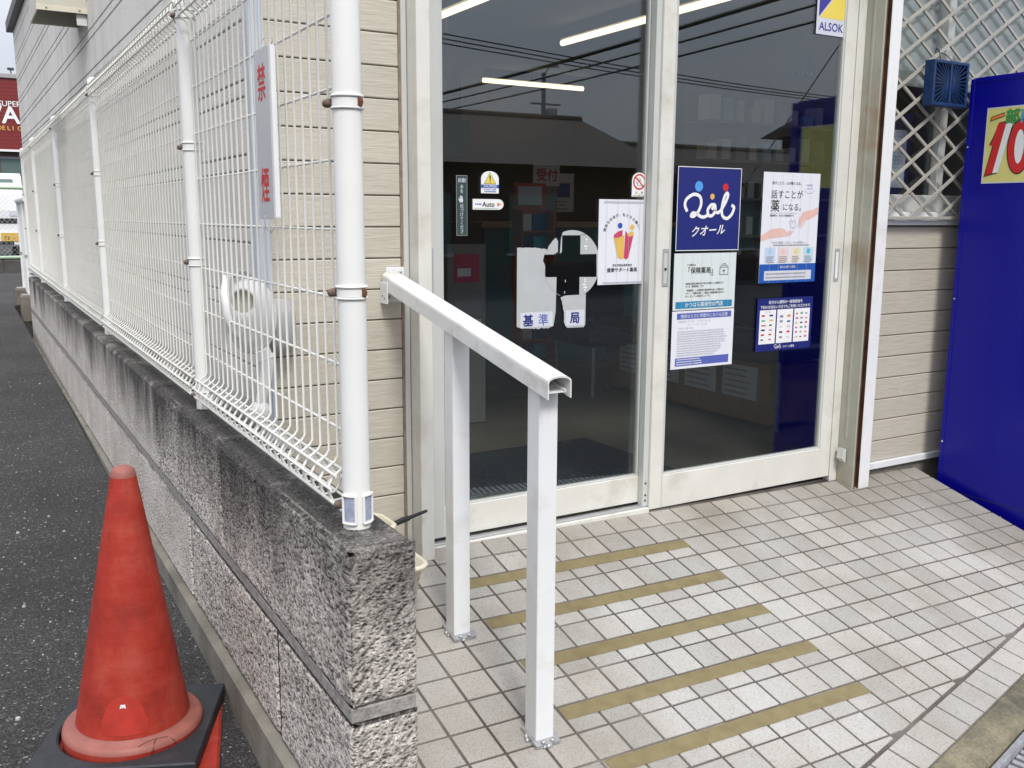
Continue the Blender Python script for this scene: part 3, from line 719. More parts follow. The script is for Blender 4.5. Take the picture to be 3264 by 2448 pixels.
for r in range(7):
    part('rack_shelf', 'orange', pr, (.004, .236, -.045, .06, .12 + r * .14, .128 + r * .14))
    for c in range(2): part('leaflet', cols[(r * 2 + c * 3) % 10], pr, (.012 + c * .112, .012 + c * .112 + .098, .0 + r * .004, .006 + r * .004, .13 + r * .14, .235 + r * .14))
wb = thing('display_board', 'white display board with red notice just inside the left door', 'board', (.39, 1.6, 0))
part('board_panel', 'intwall', wb, (0, .22, 0, .04, 0, .92), c=.004)
for nm, mt_, b in (('red_notice', 'p_crimson', (.04, .18, -.004, -.0015, .73, .87)), ('notice_text_panel', 'paper', (.055, .13, -.006, -.0045, .76, .80)), ('grey_notice', 'p_grey', (.04, .19, -.004, -.0015, .56, .64)), ('notice_text_panel', 'paper', (.04, .19, -.004, -.0015, .42, .54))): part(nm, mt_, wb, b)
wp = poster('blue_photo_poster', 'white poster with a blue picture behind the counter', 'poster', .26, .32, (2.64, 4.2, 1.10), 'paper'); shapes(wp, 'picture', 'p_mid', [R(.04, .12, .22, .24)]); letters(wp, 'p_black', [('Q.', .03, .27, .05)]); lines(wp, 'p_grey', .04, .2, .08, .03, 3, .012, 1)
sh = thing('product_shelf', 'pale shelf of small boxed goods deep inside on the right', 'shelf', (3.98, 3.2, 0))
part('shelf_back', 'intwall', sh, (-.5, .95, .25, .28, 0, 2.1))
for r in range(6):
    part('shelf_board', 'intwall', sh, (-.5, .95, -.02, .25, .3 + r * .3, .32 + r * .3))
    for c in range(9): part('boxed_product', ['paper', 'p_pale', 'bluelight', 'paper', 'p_grey', 'sleeve'][(r * 3 + c * 5) % 6], sh, (-.47 + c * .15, -.47 + c * .15 + random.uniform(.07, .12), .02, .15, .32 + r * .3, .32 + r * .3 + random.uniform(.08, .2)))
iq = poster('interior_logo_sign', 'blue square sign hung inside, seen through the upper right pane', 'sign', .23, .21, (4.19, 3.0, 2.15), 'p_mid'); letters(iq, 'p_white', [('クオール', .03, .04, .045)])
part('sign_cord', 'p_silver', iq, (.113, .117, 0, .004, .21, .47))
bx = thing('counter_machine', 'grey office machine on the reception counter', 'machine', (3.2, 3.45, 1.022))
part('machine_body', 'p_grey', bx, (-.18, .18, 0, .3, 0, .16), c=.015); part('machine_lid', 'p_silver', bx, (-.17, .17, .01, .29, .162, .19), c=.008); part('machine_tray', 'black', bx, (-.12, .12, -.07, .0, .03, .045))
gs = tag(part('green_wall_panel', 'teal', None, (1.55, 1.78, 4.0, 4.03, 1.5, 1.78), c=.004), 'dark green wall panel at the left edge of the left door', 'panel')
part('panel_hanger', 'black', gs, (1.6, 1.72, 4.0, 4.02, 1.78, 2.62))

# ------------------------------------------------------------------ posters and stickers on the doors
YL, YR = .0475, .0085            # outer side of the left / right panes
def P(name, label, cat, x0, z0, w, h, y, mat='paper', **k): return poster(name, label, cat, w, h, (x0, y, z0), mat, **k)
p = P('automatic_door_sticker', 'dark green upright sticker with white characters and a hand', 'sticker', -.354, .995, .040, .187, YL, 'p_dgreen')
shapes(p, 'border', 'p_silver', [R(.001, .001, .039, .0022), R(.001, .1848, .039, .186), R(.001, .001, .0022, .186), R(.0378, .001, .039, .186)])
letters(p, 'p_pale', [('自動', .0055, .166, .0145, 'LEFT', .015)] + [(c, .013, .146 - .0132 * i, .0135, 'LEFT', .01) for i, c in enumerate('手を')] + [(c, .013, .088 - .0132 * i, .0135, 'LEFT', .01) for i, c in enumerate('近づけてください'[:7])])
shapes(p, 'hand_symbol', 'p_pale', [R(.012, .104, .024, .114), R(.0125, .113, .0148, .123), R(.0153, .113, .0176, .125), R(.0181, .113, .0204, .124), R(.0209, .113, .023, .121), [(.012, .106), (.012, .112), (.008, .117), (.0075, .114)]], 2)
arc = [(0, 0), (.064, 0), (.064, .045)] + [(.032 + .032 * cos(a * pi / 14), .045 + .024 * sin(a * pi / 14)) for a in range(1, 14)] + [(0, .045)]
p = P('caution_sticker', 'round-topped white caution sticker with yellow warning triangle', 'sticker', -.265, 1.128, .064, .069, YL, 'p_white', shape=arc)
shapes(p, 'warning_triangle', 'p_black', [[(.010, .029), (.054, .029), (.032, .065)]], 1); shapes(p, 'triangle_fill', 'p_yellow', [[(.0125, .0303), (.0515, .0303), (.032, .0625)]], 2)
shapes(p, 'exclamation_mark', 'p_black', [[(.0305, .040), (.0335, .040), (.0345, .055), (.0295, .055)], disc(.032, .0355, .002, 10)], 3)
shapes(p, 'blue_band', 'p_blue', [R(0, .0165, .064, .027)], 1); letters(p, 'p_white', [('CAUTION', .032, .0185, .0105, 'CENTER', .02)], 2)
letters(p, 'p_mid', [('STAND CLEAR', .032, .0098, .0068, 'CENTER', .015)], 2); lines(p, 'p_mid', .012, .054, .004, .004, 1, .003, 2, 0)
rr = [(0, 0), (.093, 0)] + [(.093 + .019 * cos(a), .0165 + .0165 * sin(a)) for a in [-pi / 2 + pi * i / 12 for i in range(1, 12)]] + [(.093, .033), (0, .033)]
p = P('auto_sticker', 'white rounded sticker reading Auto with an orange arrow', 'sticker', -.295, 1.077, .112, .033, YL, 'p_white', shape=rr)
letters(p, 'p_black', [('Auto', .034, .0095, .022, 'LEFT', .02)]); shapes(p, 'arrow', 'p_orange', [[(.089, .010), (.103, .0165), (.089, .023)]]); lines(p, 'p_mid', .008, .032, .015, .004, 1, .004, 1, 0); shapes(p, 'green_line', 'p_green', [R(.004, .0035, .09, .0045)])
arc2 = [(0, 0), (.062, 0), (.062, .055)] + [(.031 + .031 * cos(a * pi / 14), .055 + .028 * sin(a * pi / 14)) for a in range(1, 14)] + [(0, .055)]
p = P('no_touching_sticker', 'white sticker with red barred circle over a hand', 'sticker', .331, 1.126, .062, .083, YL, 'p_white', shape=arc2)
shapes(p, 'red_ring', 'p_red', [disc(.031, .051, .027, 28)], 1); shapes(p, 'ring_inner', 'p_white', [disc(.031, .051, .0215, 28)], 2)
shapes(p, 'hand_outline', 'p_grey', [R(.024, .038, .040, .052)] + [R(.0245 + i * .004, .052, .0275 + i * .004, .062 + (0, .003, .002, -.002)[i]) for i in range(4)] + [[(.024, .040), (.024, .046), (.016, .054), (.0145, .051)]], 3)
shapes(p, 'hand_fill', 'p_white', [R(.0252, .0392, .0388, .0515)] + [R(.0253 + i * .004, .051, .0267 + i * .004, .061 + (0, .003, .002, -.002)[i]) for i in range(4)], 4)
shapes(p, 'red_bar', 'p_red', stroke([(.014, .067), (.048, .035)], .0042), 5); letters(p, 'p_black', [('注', .014, .011, .009), ('意', .039, .011, .009)], 2); shapes(p, 'small_triangle', 'p_yellow', [[(.026, .004), (.036, .004), (.031, .013)]], 2); lines(p, 'p_grey', .004, .058, .0025, .004, 1, .0022, 3, 0)
# health support pharmacy poster
p = P('health_support_poster', 'white poster with pink and yellow figures and arched slogan', 'poster', .193, .824, .208, .292, YL, 'paper')
s = '健康な社会が、私たちの願い。'; it = []
for i, c in enumerate(s):
    a = radians(158 - 136 * i / (len(s) - 1)); it.append((c, .104 + .078 * cos(a) - .005 * sin(a), .158 + .078 * sin(a), .0125, 'CENTER', .01, 1, a - pi / 2))
letters(p, 'p_black', it + [('厚生労働省基準適合', .104, .063, .0095, 'CENTER', .01), ('健康サポート薬局', .104, .044, .0165, 'CENTER', .02)])
shapes(p, 'blue_head', 'p_blue', [disc(.091, .203, .010)]); shapes(p, 'yellow_head', 'p_gold', [disc(.143, .197, .010)])
shapes(p, 'crimson_body', 'p_crimson', [[(.064, .162), (.066, .172), (.080, .182), (.102, .188), (.102, .168), (.085, .160)], [(.110, .092), (.118, .085), (.130, .092), (.150, .170), (.133, .165), (.114, .186)]], 1)
shapes(p, 'yellow_body', 'p_gold', [[(.064, .162), (.078, .160), (.102, .168), (.110, .170), (.110, .090), (.095, .088), (.082, .094)], [(.120, .170), (.132, .164), (.150, .170), (.152, .180), (.138, .184)]], 2)
shapes(p, 'sleeve_lines', 'p_line', [R(u, 0, u + .0009, .292) for u in (.032, .078, .128, .174)], 4); shapes(p, 'sleeve_hem', 'p_line', [R(.02, .280, .2, .286), R(.02, .004, .2, .009)], 3)
# frosted pharmacy standard sticker (peeled) : rectangle piece, disc with cross cut out, small piece
def arcp(cx, cz, r, a0, a1, n=16): return [(cx + r * cos(radians(a0 + (a1 - a0) * i / n)), cz + r * sin(radians(a0 + (a1 - a0) * i / n))) for i in range(n + 1)]
st = thing('frosted_cross_sticker', 'torn frosted window sticker with a cut-out cross on left door', 'sticker', (0, YL, 0))
def frost(name, polys, th=.0008, mat='frost', dy=0.0):
    m = MB()
    for q in polys: m.prism(q, th, 'y', -th - dy)
    return obj(name, m, mat, st)
cx, cz, cr = .086, .897, .115
def jag(pts, amp=.0022):
    out = []
    for (a, b), (c, d) in zip(pts, pts[1:]):
        n_ = max(2, int(math.hypot(c - a, d - b) / .006))
        for i in range(n_): out.append((a + (c - a) * i / n_ + random.uniform(-amp, amp), b + (d - b) * i / n_ + random.uniform(-amp, amp)))
    return out + [pts[-1]]
frost('left_piece', [[(-.131, .952), (-.131, .697)] + jag([(-.131, .697), (-.112, .690), (-.075, .686), (.000, .686), (.014, .692)]) + [(.022, .740), (.024, .856), (-.022, .857), (-.022, .895), (-.031, .912), (-.026, .930)] + jag([(-.010, .949), (-.060, .955), (-.131, .956)], .0012)])
frost('flap_piece', [[(-.022, .932), (.012, .932), (.028, .940), (.028, .975), (.020, .987), (.008, .978), (-.008, .960)]])
frost('disc_upper', [[(.036, .934), (.040, .985)] + arcp(cx, cz, cr, 110, 60, 8) + [(.119, .995), (.044, .995), (.044, .940)]])
frost('disc_right', [[(.119, .996), (.119, .931), (.187, .931)] + arcp(cx, cz, cr, 17, 62, 10), [(.189, .852), (.187, .931)] + arcp(cx, cz, cr, 17, -22, 10)])
frost('disc_lower', [[(.118, .854), (.189, .852)] + arcp(cx, cz, cr, -23, -62, 9) + [(.145, .795), (.118, .788)]])
frost('lower_piece', [jag([(.043, .787), (.050, .765), (.055, .735), (.057, .700)], .0018) + [(.070, .682), (.138, .681), (.145, .690), (.145, .7958), (.119, .7878)]])
frost('disc_lower_edge', [[(.043, .7872), (.119, .7882), (.119, .7935), (.06, .7925)]])
st['_th'] = .0012
shapes(st, 'lettering_patch', 'p_pale', [R(-.117, .692, .010, .742), R(.062, .688, .140, .742)], 0)
letters(st, 'p_navy', [('基', -.108, .699, .042, 'LEFT', .035), ('局', .080, .700, .042, 'LEFT', .035)], 1); letters(st, 'p_mid', [('準', -.048, .699, .042, 'LEFT', .01)], 1)
shapes(st, 'faded_stroke', 'p_white', [R(.130 + random.uniform(0, .012), z, .136 + random.uniform(.004, .012), z + .006) for z in (.978, .970, .955, .947, .843, .835, .825, .815, .806)] + [R(.058, .838, .060, .846), R(.056, .800, .058, .808)], 1)
ring = arcp(cx, cz, cr - .001, 180, 245, 14); shapes(st, 'disc_outline', 'p_line', stroke(ring, .0012), 1)
del st['_th']
# logo sign
p = P('pharmacy_logo_sign', 'navy square sign with white script logo and three coloured dots', 'sign', .502, .938, .302, .296, YR, 'p_navy')
shapes(p, 'white_border', 'p_white', [R(0, 0, .302, .0025), R(0, .2935, .302, .296), R(0, 0, .0025, .296), R(.2995, 0, .302, .296)])
shapes(p, 'blue_dot', 'p_sky', [disc(.099, .228, .0185, 24)]); shapes(p, 'red_dot', 'p_red', [disc(.226, .227, .0135, 20)]); shapes(p, 'yellow_dot', 'p_gold', [disc(.164, .193, .0105, 20)])
def qol(par, u, v, k, mat, lay=2, kz=None):
    kz = kz or k
    def cr_(pts, n=6):
        o = []
        for i in range(len(pts) - 1):
            p0, p1, p2, p3 = pts[max(i - 1, 0)], pts[i], pts[i + 1], pts[min(i + 2, len(pts) - 1)]
            for j in range(n):
                t = j / n; o.append(tuple(.5 * ((2 * p1[a]) + (-p0[a] + p2[a]) * t + (2 * p0[a] - 5 * p1[a] + 4 * p2[a] - p3[a]) * t * t + (-p0[a] + 3 * p1[a] - 3 * p2[a] + p3[a]) * t ** 3) for a in (0, 1)))
        return o + [pts[-1]]
    strokes = [[(.012, .035), (.002, .060), (.010, .085), (.040, .104), (.068, .096), (.076, .068), (.066, .036), (.046, .014), (.032, .014), (.040, .026), (.058, .022), (.080, .010), (.098, .012), (.112, .022)],
               [(.138, .062), (.122, .060), (.108, .040), (.112, .018), (.128, .016), (.142, .034), (.140, .060), (.128, .044)], [(.142, .034), (.160, .030), (.182, .058), (.200, .098), (.196, .112), (.184, .096), (.174, .050), (.178, .016), (.200, .004), (.222, .022), (.232, .050), (.222, .060)]]
    pol = []
    for s_ in strokes: pol += stroke([(u + a * k, v + b * kz) for a, b in cr_(s_)], .0115 * k)
    return shapes(par, 'script_logo', mat, pol, lay)
qol(p, .034, .112, 1.02, 'p_white', 2, .84)
letters(p, 'p_white', [('クオール', .066, .052, .041, 'LEFT', .02, 1, .06, .3)])
# notice: insurance pharmacy
p = P('insurance_pharmacy_notice', 'pale green sheet with a medicine bag symbol and teal band', 'notice', .499, .724, .297, .205, YR, 'sleeve')
letters(p, 'p_black', [('「保険薬局」', .052, .134, .0245, 'LEFT', .018), ('この薬局は', .058, .160, .0085, 'LEFT', .01), ('です', .170, .122, .009, 'LEFT', .01),
    ('当薬局は厚生労働大臣が定める基準による調剤を行っ', .055, .0925, .0082, 'LEFT', .012, .95), ('ている「保険薬局」です。', .055, .0825, .0082, 'LEFT', .012, .95),
    ('「保険薬局」とは薬剤師が健康保険を使って調剤を行', .055, .068, .0082, 'LEFT', .012, .95), ('ったり、一般薬を販売（一般薬には健康保険は使えま', .055, .0575, .0082, 'LEFT', .012, .95), ('せん）をしている薬局のことです。', .055, .047, .0082, 'LEFT', .012, .95)])
shapes(p, 'teal_band', 'p_teal', [R(.012, .006, .285, .031)]); letters(p, 'p_white', [('かつはら薬局竹の門店', .148, .012, .0185, 'CENTER', .012)])
shapes(p, 'bag_symbol', 'p_black', stroke([(.218, .125), (.258, .125), (.258, .152), (.218, .152), (.218, .125)], .0022) + stroke([(.220, .1525), (.224, .159), (.252, .159), (.256, .1525)], .0018) + stroke([(.231, .159), (.231, .165), (.245, .165), (.245, .159)], .002) + [R(.2365, .131, .2395, .146), R(.231, .137, .245, .140)])
shapes(p, 'sleeve_lines', 'p_line', [R(u, 0, u + .0008, .203) for u in (.04, .085, .13, .175, .22, .262)], 3)
# opening hours notice
p = P('opening_hours_notice', 'white sheet of small text with blue header and footer bands', 'notice', .498, .509, .299, .212, YR, 'paper')
shapes(p, 'header_band', 'p_mid', [R(.022, .182, .285, .204)]); shapes(p, 'footer_band', 'p_mid', [R(.020, .010, .280, .040)]); letters(p, 'p_pale', [('開局ならびに時間外における応需', .153, .187, .0152, 'CENTER', .012)])
letters(p, 'p_line', [('開局時間（月～金）　9：00 ～ 18：30', .03, .170, .009), ('（土）　9：00 ～ 13：00', .066, .158, .009), ('定休日：日曜・祝日', .03, .146, .008)])
lines(p, 'p_line', .026, .270, .134, .0088, 11, .0048, 2, .35); lines(p, 'p_pale', .026, .16, .032, .0088, 3, .004, 2, .4)
# talk poster
p = P('consultation_poster', 'tall pale poster with two reaching hands and large slogan', 'poster', .916, .810, .302, .416, YR, 'paper')
letters(p, 'p_black', [('話すことが', .042, .322, .034, 'LEFT', .0), ('薬', .042, .274, .048, 'LEFT', .01), ('になる。', .104, .276, .030, 'LEFT', .0), ('話すことで、心が軽くなる。', .045, .372, .0125, 'LEFT', .01), ('薬剤師は、あなたの相談役です。', .042, .252, .009, 'LEFT', .012)])
letters(p, 'p_mid', [('つながる', .224, .368, .0095, 'LEFT', .012), ('クオール', .228, .355, .0085, 'LEFT', .012)])
shapes(p, 'smile_line', 'p_mid', stroke([(.218, .352), (.232, .342), (.248, .340), (.262, .343), (.274, .353)], .0012)); shapes(p, 'rule', 'p_grey', [R(.040, .264, .190, .2652)])
shapes(p, 'upper_hand', 'p_skin', [[(.300, .290), (.300, .262), (.262, .244), (.226, .236), (.204, .222), (.196, .228), (.196, .244), (.206, .252), (.214, .268), (.236, .274), (.268, .278)]], 1)
shapes(p, 'upper_fingers', 'p_pink', stroke([(.226, .246), (.208, .222), (.200, .214)], .007) + stroke([(.234, .242), (.216, .216), (.210, .210)], .006), 2)
shapes(p, 'lower_hand', 'p_skin', [[(.0, .178), (.0, .158), (.050, .170), (.108, .174), (.150, .184), (.176, .196), (.160, .198), (.134, .194), (.120, .206), (.084, .208), (.052, .204), (.022, .190)]], 1)
shapes(p, 'lower_fingers', 'p_pink', stroke([(.108, .188), (.146, .190), (.170, .196)], .005) + stroke([(.104, .180), (.140, .180), (.160, .186)], .005), 2)
shapes(p, 'heart_line', 'p_grey', stroke([(.198, .226), (.176, .208), (.158, .210), (.146, .230), (.156, .240), (.162, .228), (.172, .240), (.180, .228), (.166, .206)], .0013), 3)
letters(p, 'p_grey', [('「あなたの薬局に、やさしくつながる薬局へ。」', .150, .150, .009, 'CENTER', .01)]); lines(p, 'p_grey', .066, .262, .141, .01, 1, .0045, 2, 0)
for i, mt_ in enumerate(('bluelight', 'p_pink', 'p_paleyel', 'p_cyan')):
    u = .024 + i * .069; t_ = pmat('pastel_panel', [(.52, .62, .78), (.74, .62, .62), (.74, .68, .60), (.50, .66, .72)][i], .5, .03, 20)
    shapes(p, 'pastel_panel', t_, [R(u, .078, u + .056, .135)]); shapes(p, 'panel_icon', mt_, [disc(u + .028, .120, .010, 14)], 2); lines(p, 'p_grey', u + .008, u + .05, .098, .007, 4, .003, 3, .3)
shapes(p, 'footer_band', 'p_blue', [R(0, 0, .302, .072)]); shapes(p, 'footer_panel', 'p_pale', [R(.026, .010, .280, .046)], 2); letters(p, 'p_pale', [('薬はお続ける薬局', .150, .056, .0105, 'CENTER', .012)], 2); lines(p, 'p_grey', .034, .262, .032, .014, 2, .005, 3, .2)
shapes(p, 'sleeve_lines', 'p_line', [R(u, 0, u + .0008, .413) for u in (.05, .098, .15, .2, .25)], 4)
# payment poster
p = P('payment_methods_poster', 'navy poster with three white panels of small payment logos', 'poster', .917, .546, .300, .205, YR, 'p_navy')
letters(p, 'p_white', [('処方せん調剤の一部負担金を', .150, .184, .0142, 'CENTER', .02), ('下記のお支払い方法でもご利用いただけます', .150, .166, .0135, 'CENTER', .02)])
for i in range(3): shapes(p, 'white_panel', 'p_white', [R(.014 + i * .093, .028, .100 + i * .093, .160)], 1)
cl = ['p_red', 'p_black', 'p_orange', 'p_navy', 'p_crimson', 'p_green', 'p_magenta', 'p_cyan', 'p_gold', 'p_grey', 'p_mid', 'p_red']
def chip(u, v, w, h, m_): shapes(p, 'payment_logo', m_, [R(u, v, u + w, v + h)], 2)
for i in range(6):
    for j in range(2):
        chip(.024 + j * .042, .135 - i * .0185, random.uniform(.012, .022), random.uniform(.004, .007), cl[(i * 5 + j * 3) % 12] if j or i % 2 else 'p_red')
for i in range(5):
    for j in range(2): chip(.122 + j * .040, .129 - i * .0205, .017, random.uniform(.006, .009), ['p_mid', 'p_orange', 'p_grey', 'p_blue', 'p_pale', 'p_pink', 'p_black', 'p_red', 'p_grey', 'p_pale'][i * 2 + j])
for i in range(6):
    for j in range(3): chip(.209 + j * .026, .137 - i * .0185, random.uniform(.009, .015), random.uniform(.004, .008), cl[(i * 4 + j * 5) % 12])
letters(p, 'p_grey', [('VISA', .121, .128, .010, 'LEFT', .02), ('Pay', .04, .098, .009, 'LEFT', .02), ('コード決済', .057, .150, .006, 'CENTER')], 3)
qol(p, .098, .007, .16, 'p_white'); letters(p, 'p_white', [('クオール薬局', .145, .009, .0105, 'LEFT', .012)])
# security sticker
p = P('security_company_sticker', 'purple and yellow security sticker in the upper right pane', 'sticker', 1.147, 1.740, .158, .210, YR, 'p_pale')
shapes(p, 'purple_half', 'p_violet', [[(.010, .205), (.010, .062), (.148, .205)]]); shapes(p, 'yellow_half', 'p_yellow', [[(.014, .060), (.150, .060), (.150, .200)]])
letters(p, 'p_violet', [('ALSOK', .079, .016, .042, 'CENTER', .018)]); letters(p, 'p_pale', [('Security', .020, .166, .019, 'LEFT', .01), ('OK', .020, .147, .019, 'LEFT', .01)])

# ------------------------------------------------------------------ handrail
hr = thing('handrail', 'white square handrail sloping down beside the entrance ramp', 'handrail', (-.6, -.45, 0))
hr.location = (0, 0, 0)
prof_o = [(-.031, -.002), (-.031, .034)] + [(.031 * cos(a), .036 + .013 * sin(a)) for a in [pi - pi * i / 12 for i in range(1, 12)]] + [(.031, .034), (.031, -.002), (.028, -.002), (.028, .033)]
prof_i = [(.028 * cos(a), .034 + .011 * sin(a)) for a in [pi * i / 12 for i in range(1, 12)]] + [(-.028, .033), (-.028, -.002)]
profile = prof_o + prof_i
def railz(y): return .847 + (.847 - .664) / .923 * y
m = MB(); n = len(profile)
for y in (-.012, -.926):
    for u, v in profile: m.v.append((-.599 + u, y, railz(y) + v))
for i in range(n): m.f.append((i, (i + 1) % n, n + (i + 1) % n, n + i)); m.sm.append(False)
for b in (0, n): m.f.append(tuple(range(b, b + n)) if b else tuple(range(n - 1, -1, -1))); m.sm.append(False)
rail = obj('rail', m, pmat('handled_white', (.76, .76, .74), .5, .08, 9, .0004, 120, dirt=(.40, .37, .32), dfac=.6, ds=11), hr)
m = MB()
for x in (-.599,):
    m.add([(x - .0285, -.03, railz(-.03) + .006), (x + .0285, -.03, railz(-.03) + .006), (x + .0285, -.912, railz(-.912) + .006), (x - .0285, -.912, railz(-.912) + .006)], [(0, 1, 2, 3)])
    for sx in (-.022, .022): m.bar((x + sx, -.03, railz(-.03) + .010), (x + sx, -.915, railz(-.915) + .010), .004, .008)
obj('rail_inner_web', m, 'white', hr)
for x, y0, y1 in ((-.618, -.873, -.822), (-.617, -.443, -.394)):
    zb_ = rz(x, (y0 + y1) / 2) - .02
    po = obj('post', MB().box(x, x + .050, y0, y1, zb_, railz((y0 + y1) / 2) + .003, .0016), 'white', hr)
    zt = rz(x + .02, y0) ; m = MB(); f0, tx, ty, nz = ramp_frame(x + .025, (y0 + y1) / 2)
    for px_, py_ in ((.068, .066),):
        vs = [f0 + tx * a + ty * b + nz * c for a in (-px_ / 2, px_ / 2) for b in (-py_ / 2 - .010, py_ / 2) for c in (.0005, .010)]
        m.add(vs, [(0, 1, 3, 2), (4, 6, 7, 5), (0, 4, 5, 1), (2, 3, 7, 6), (0, 2, 6, 4), (1, 5, 7, 3)])
    obj('base_plate', m, 'steelplate', po)
    m = MB()
    for i in range(26):
        a = random.uniform(0, 2 * pi); rr_ = random.uniform(.030, .040); q = f0 + tx * (cos(a) * rr_) + ty * (sin(a) * rr_ - .006) + nz * .004
        r_ = random.uniform(.004, .008); m.lathe([(.0002, q.z + r_ * .8), (r_ * .7, q.z + r_ * .5), (r_, q.z - .002)], 7, q.x, q.y)
    obj('mortar_lump', m, 'steelplate', po)
    for k in (-.012, .014):
        q = f0 + tx * k + ty * -.036 + nz * .0105; obj('anchor_bolt', MB().lathe([(.0002, .005), (.004, .005), (.006, .003), (.006, 0)], 12), 'alu', po, q)
br = obj('wall_bracket', MB().box(-.614, -.556, -.004, -.0012, .801, .905, .0008), 'white', hr)
obj('bracket_ear', MB().box(-.6335, -.6305, -.055, -.002, .800, .862, .0006), 'white', br)
for x, z in ((-.603, .890), (-.567, .890), (-.606, .815), (-.565, .815)): obj('screw', MB().lathe([(.0002, .003), (.003, .003), (.0045, .0)], 12), 'steelplate', br, (x, -.004, z)).rotation_euler = (pi / 2, 0, 0)
for y, z in ((-.02, .822), (-.034, .815)): obj('screw', MB().lathe([(.0002, .002), (.003, .0)], 10), 'black', br, (-.6337, y, z)).rotation_euler = (0, -pi / 2, 0)

# ------------------------------------------------------------------ block wall and mesh fence (shared frame: s along the wall, o across)
TH = .007; FL = Vector((-1.186, -1.163, 0)); FU = Vector((sin(TH), cos(TH), 0)); FN = Vector((cos(TH), -sin(TH), 0))
def W(s, o, z): return (FL + FU * s + FN * o) + Vector((0, 0, z))
def frame_obj(name, label, cat): return thing(name, label, cat, FL, -TH)      # local x = across (o), local y = along (s)
bw = frame_obj('block_wall', 'low rough concrete block wall stained black along its top', 'wall')
WT = .132; WE = 8.4
def relief(s0, s1, z0, z1, end):
    """split face: chiselled pits in slanted rows on the long face, slanted ridges on the end face"""
    st = .0052; nu = int((s1 - s0) / st); ne = int(WT / st) if end else 0; nvv = int((z1 - z0) / st); m = MB(); pits = []
    U = [('l', s1 - (s1 - s0) * i / nu) for i in range(nu + 1)] + [('e', WT * i / ne) for i in range(1, ne + 1)] if end else [('l', s1 - (s1 - s0) * i / nu) for i in range(nu + 1)]
    for i, (f, w) in enumerate(U):
        for j in range(nvv + 1):
            z = z0 + (z1 - z0) * j / nvv; p = 0.0
            if f == 'l':
                q = Vector((w * 62 + z * 22, z * 118 - w * 16, 3.1)) + mnoise.noise_vector(Vector((w * 30, z * 30, 0))) * .45
            else: q = Vector((w * 70 - z * 30, z * 85 - w * 70, 9.7)) + mnoise.noise_vector(Vector((w * 26, z * 26, 5))) * .9
            F = mnoise.voronoi(q)[0]; p = max(0.0, min(1.0, (.46 - F[0]) * 4.2))
            big = mnoise.fractal(Vector((w * 26, z * 26, 1 if f == 'l' else 7)), 1.0, 2.0, 3)
            if f == 'e': big += .9 * abs(mnoise.noise(Vector((w * 22 - z * 26, w * 9 + z * 22, 4))))
            amp = .55 + .45 * mnoise.noise(Vector((w * 5, z * 6, 2)))
            d = -.0050 * p * amp + .0022 * big
            ez = min(z - z0, z1 - z); ew = min(w - s0 if not (end and f == 'l') else 1, s1 - w) if f == 'l' else min(1, WT - w)
            e = min(ez, ew); d -= .010 * max(0, 1 - e / .011) ** 2
            if f == 'l': cn_ = max(0, 1 - w / .010) if end else 0; m.v.append((-d + .004 * cn_, w + .0 * cn_, z))
            else: cn_ = max(0, 1 - w / .010); m.v.append((w, -d + .004 * cn_, z))
            pits.append(min(.92, p * (.35 + amp)))
    for i in range(len(U) - 1):
        for j in range(nvv): a = i * (nvv + 1) + j; m.f.append((a, a + 1, a + nvv + 2, a + nvv + 1)); m.sm.append(True)
    me = m.mesh('split_face'); at = me.attributes.new('pit', 'FLOAT', 'POINT'); at.data.foreach_set('value', pits); return me
def blk(s0, s1, z0, z1, top=False):
    near = s0 < 1.3; end = s0 < .001; mb = MB(); j = random.uniform(-.0012, .0012) if not near else 0.0
    mb.box(j + (.006 if near else 0), WT + j * .3, s0 + (.006 if end else 0), s1, z0, z1, .009); b_ = obj('block', mb, 'block', bw)
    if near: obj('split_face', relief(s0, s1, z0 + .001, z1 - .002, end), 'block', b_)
s = 0.0; cuts = [0.0] + [.03 + .9 * k for k in range(1, 10)]; cuts = [c for c in cuts if c < WE] + [WE]
for a, b in zip(cuts, cuts[1:]): blk(a + (.006 if a else 0), b - .006, .195, .487, True)
cuts = [0.0] + [.46 + .9 * k for k in range(0, 10)]; cuts = [c for c in cuts if c < WE] + [WE]
for a, b in zip(cuts, cuts[1:]): blk(a + (.006 if a else 0), b - .006, -.092, .168)
part('mortar_bed', 'mortar', bw, (.0035, WT - .004, .004, WE - .008, .1675, .1955), c=.002); part('joint_filler', 'darkgap', bw, (.005, WT - .005, .012, WE - .015, -.09, .165)); part('joint_filler', 'darkgap', bw, (.005, WT - .005, .012, WE - .015, .194, .478))
part('footing', 'concrete', bw, (-.022, WT, .0, 2.4, -.5, -.0935), (-.020, WT, 2.4, 5.5, -.5, -.096), (-.02, WT, 5.5, WE, -.4, -.094), c=.006)
fn = frame_obj('mesh_fence', 'long white welded mesh fence standing on the block wall', 'fence')
O = .065; PS = [.119, 1.365, 3.40, 5.40, 7.41, 8.85]; ZB, ZT = .478, 1.655
BC = [(0, .604), (-.006, .594), (-.026, .580), (-.036, .566), (-.037, .548), (-.028, .528), (-.012, .516), (.008, .518), (.020, .532), (.021, .552), (.012, .568), (.004, .575)]
TC = [(0, 1.560), (-.006, 1.572), (-.022, 1.586), (-.031, 1.602), (-.031, 1.622), (-.020, 1.640), (-.004, 1.648), (.014, 1.642), (.024, 1.626), (.023, 1.606), (.013, 1.591), (.004, 1.585)]
vw_me = MB().tube([(a, 0, z) for a, z in reversed(BC)] + [(a, 0, z) for a, z in TC], .0028, 6).mesh('vertical_wire'); vw_me.materials.append(M['wire'])
HZ = [.657 + .1243 * k for k in range(8)]
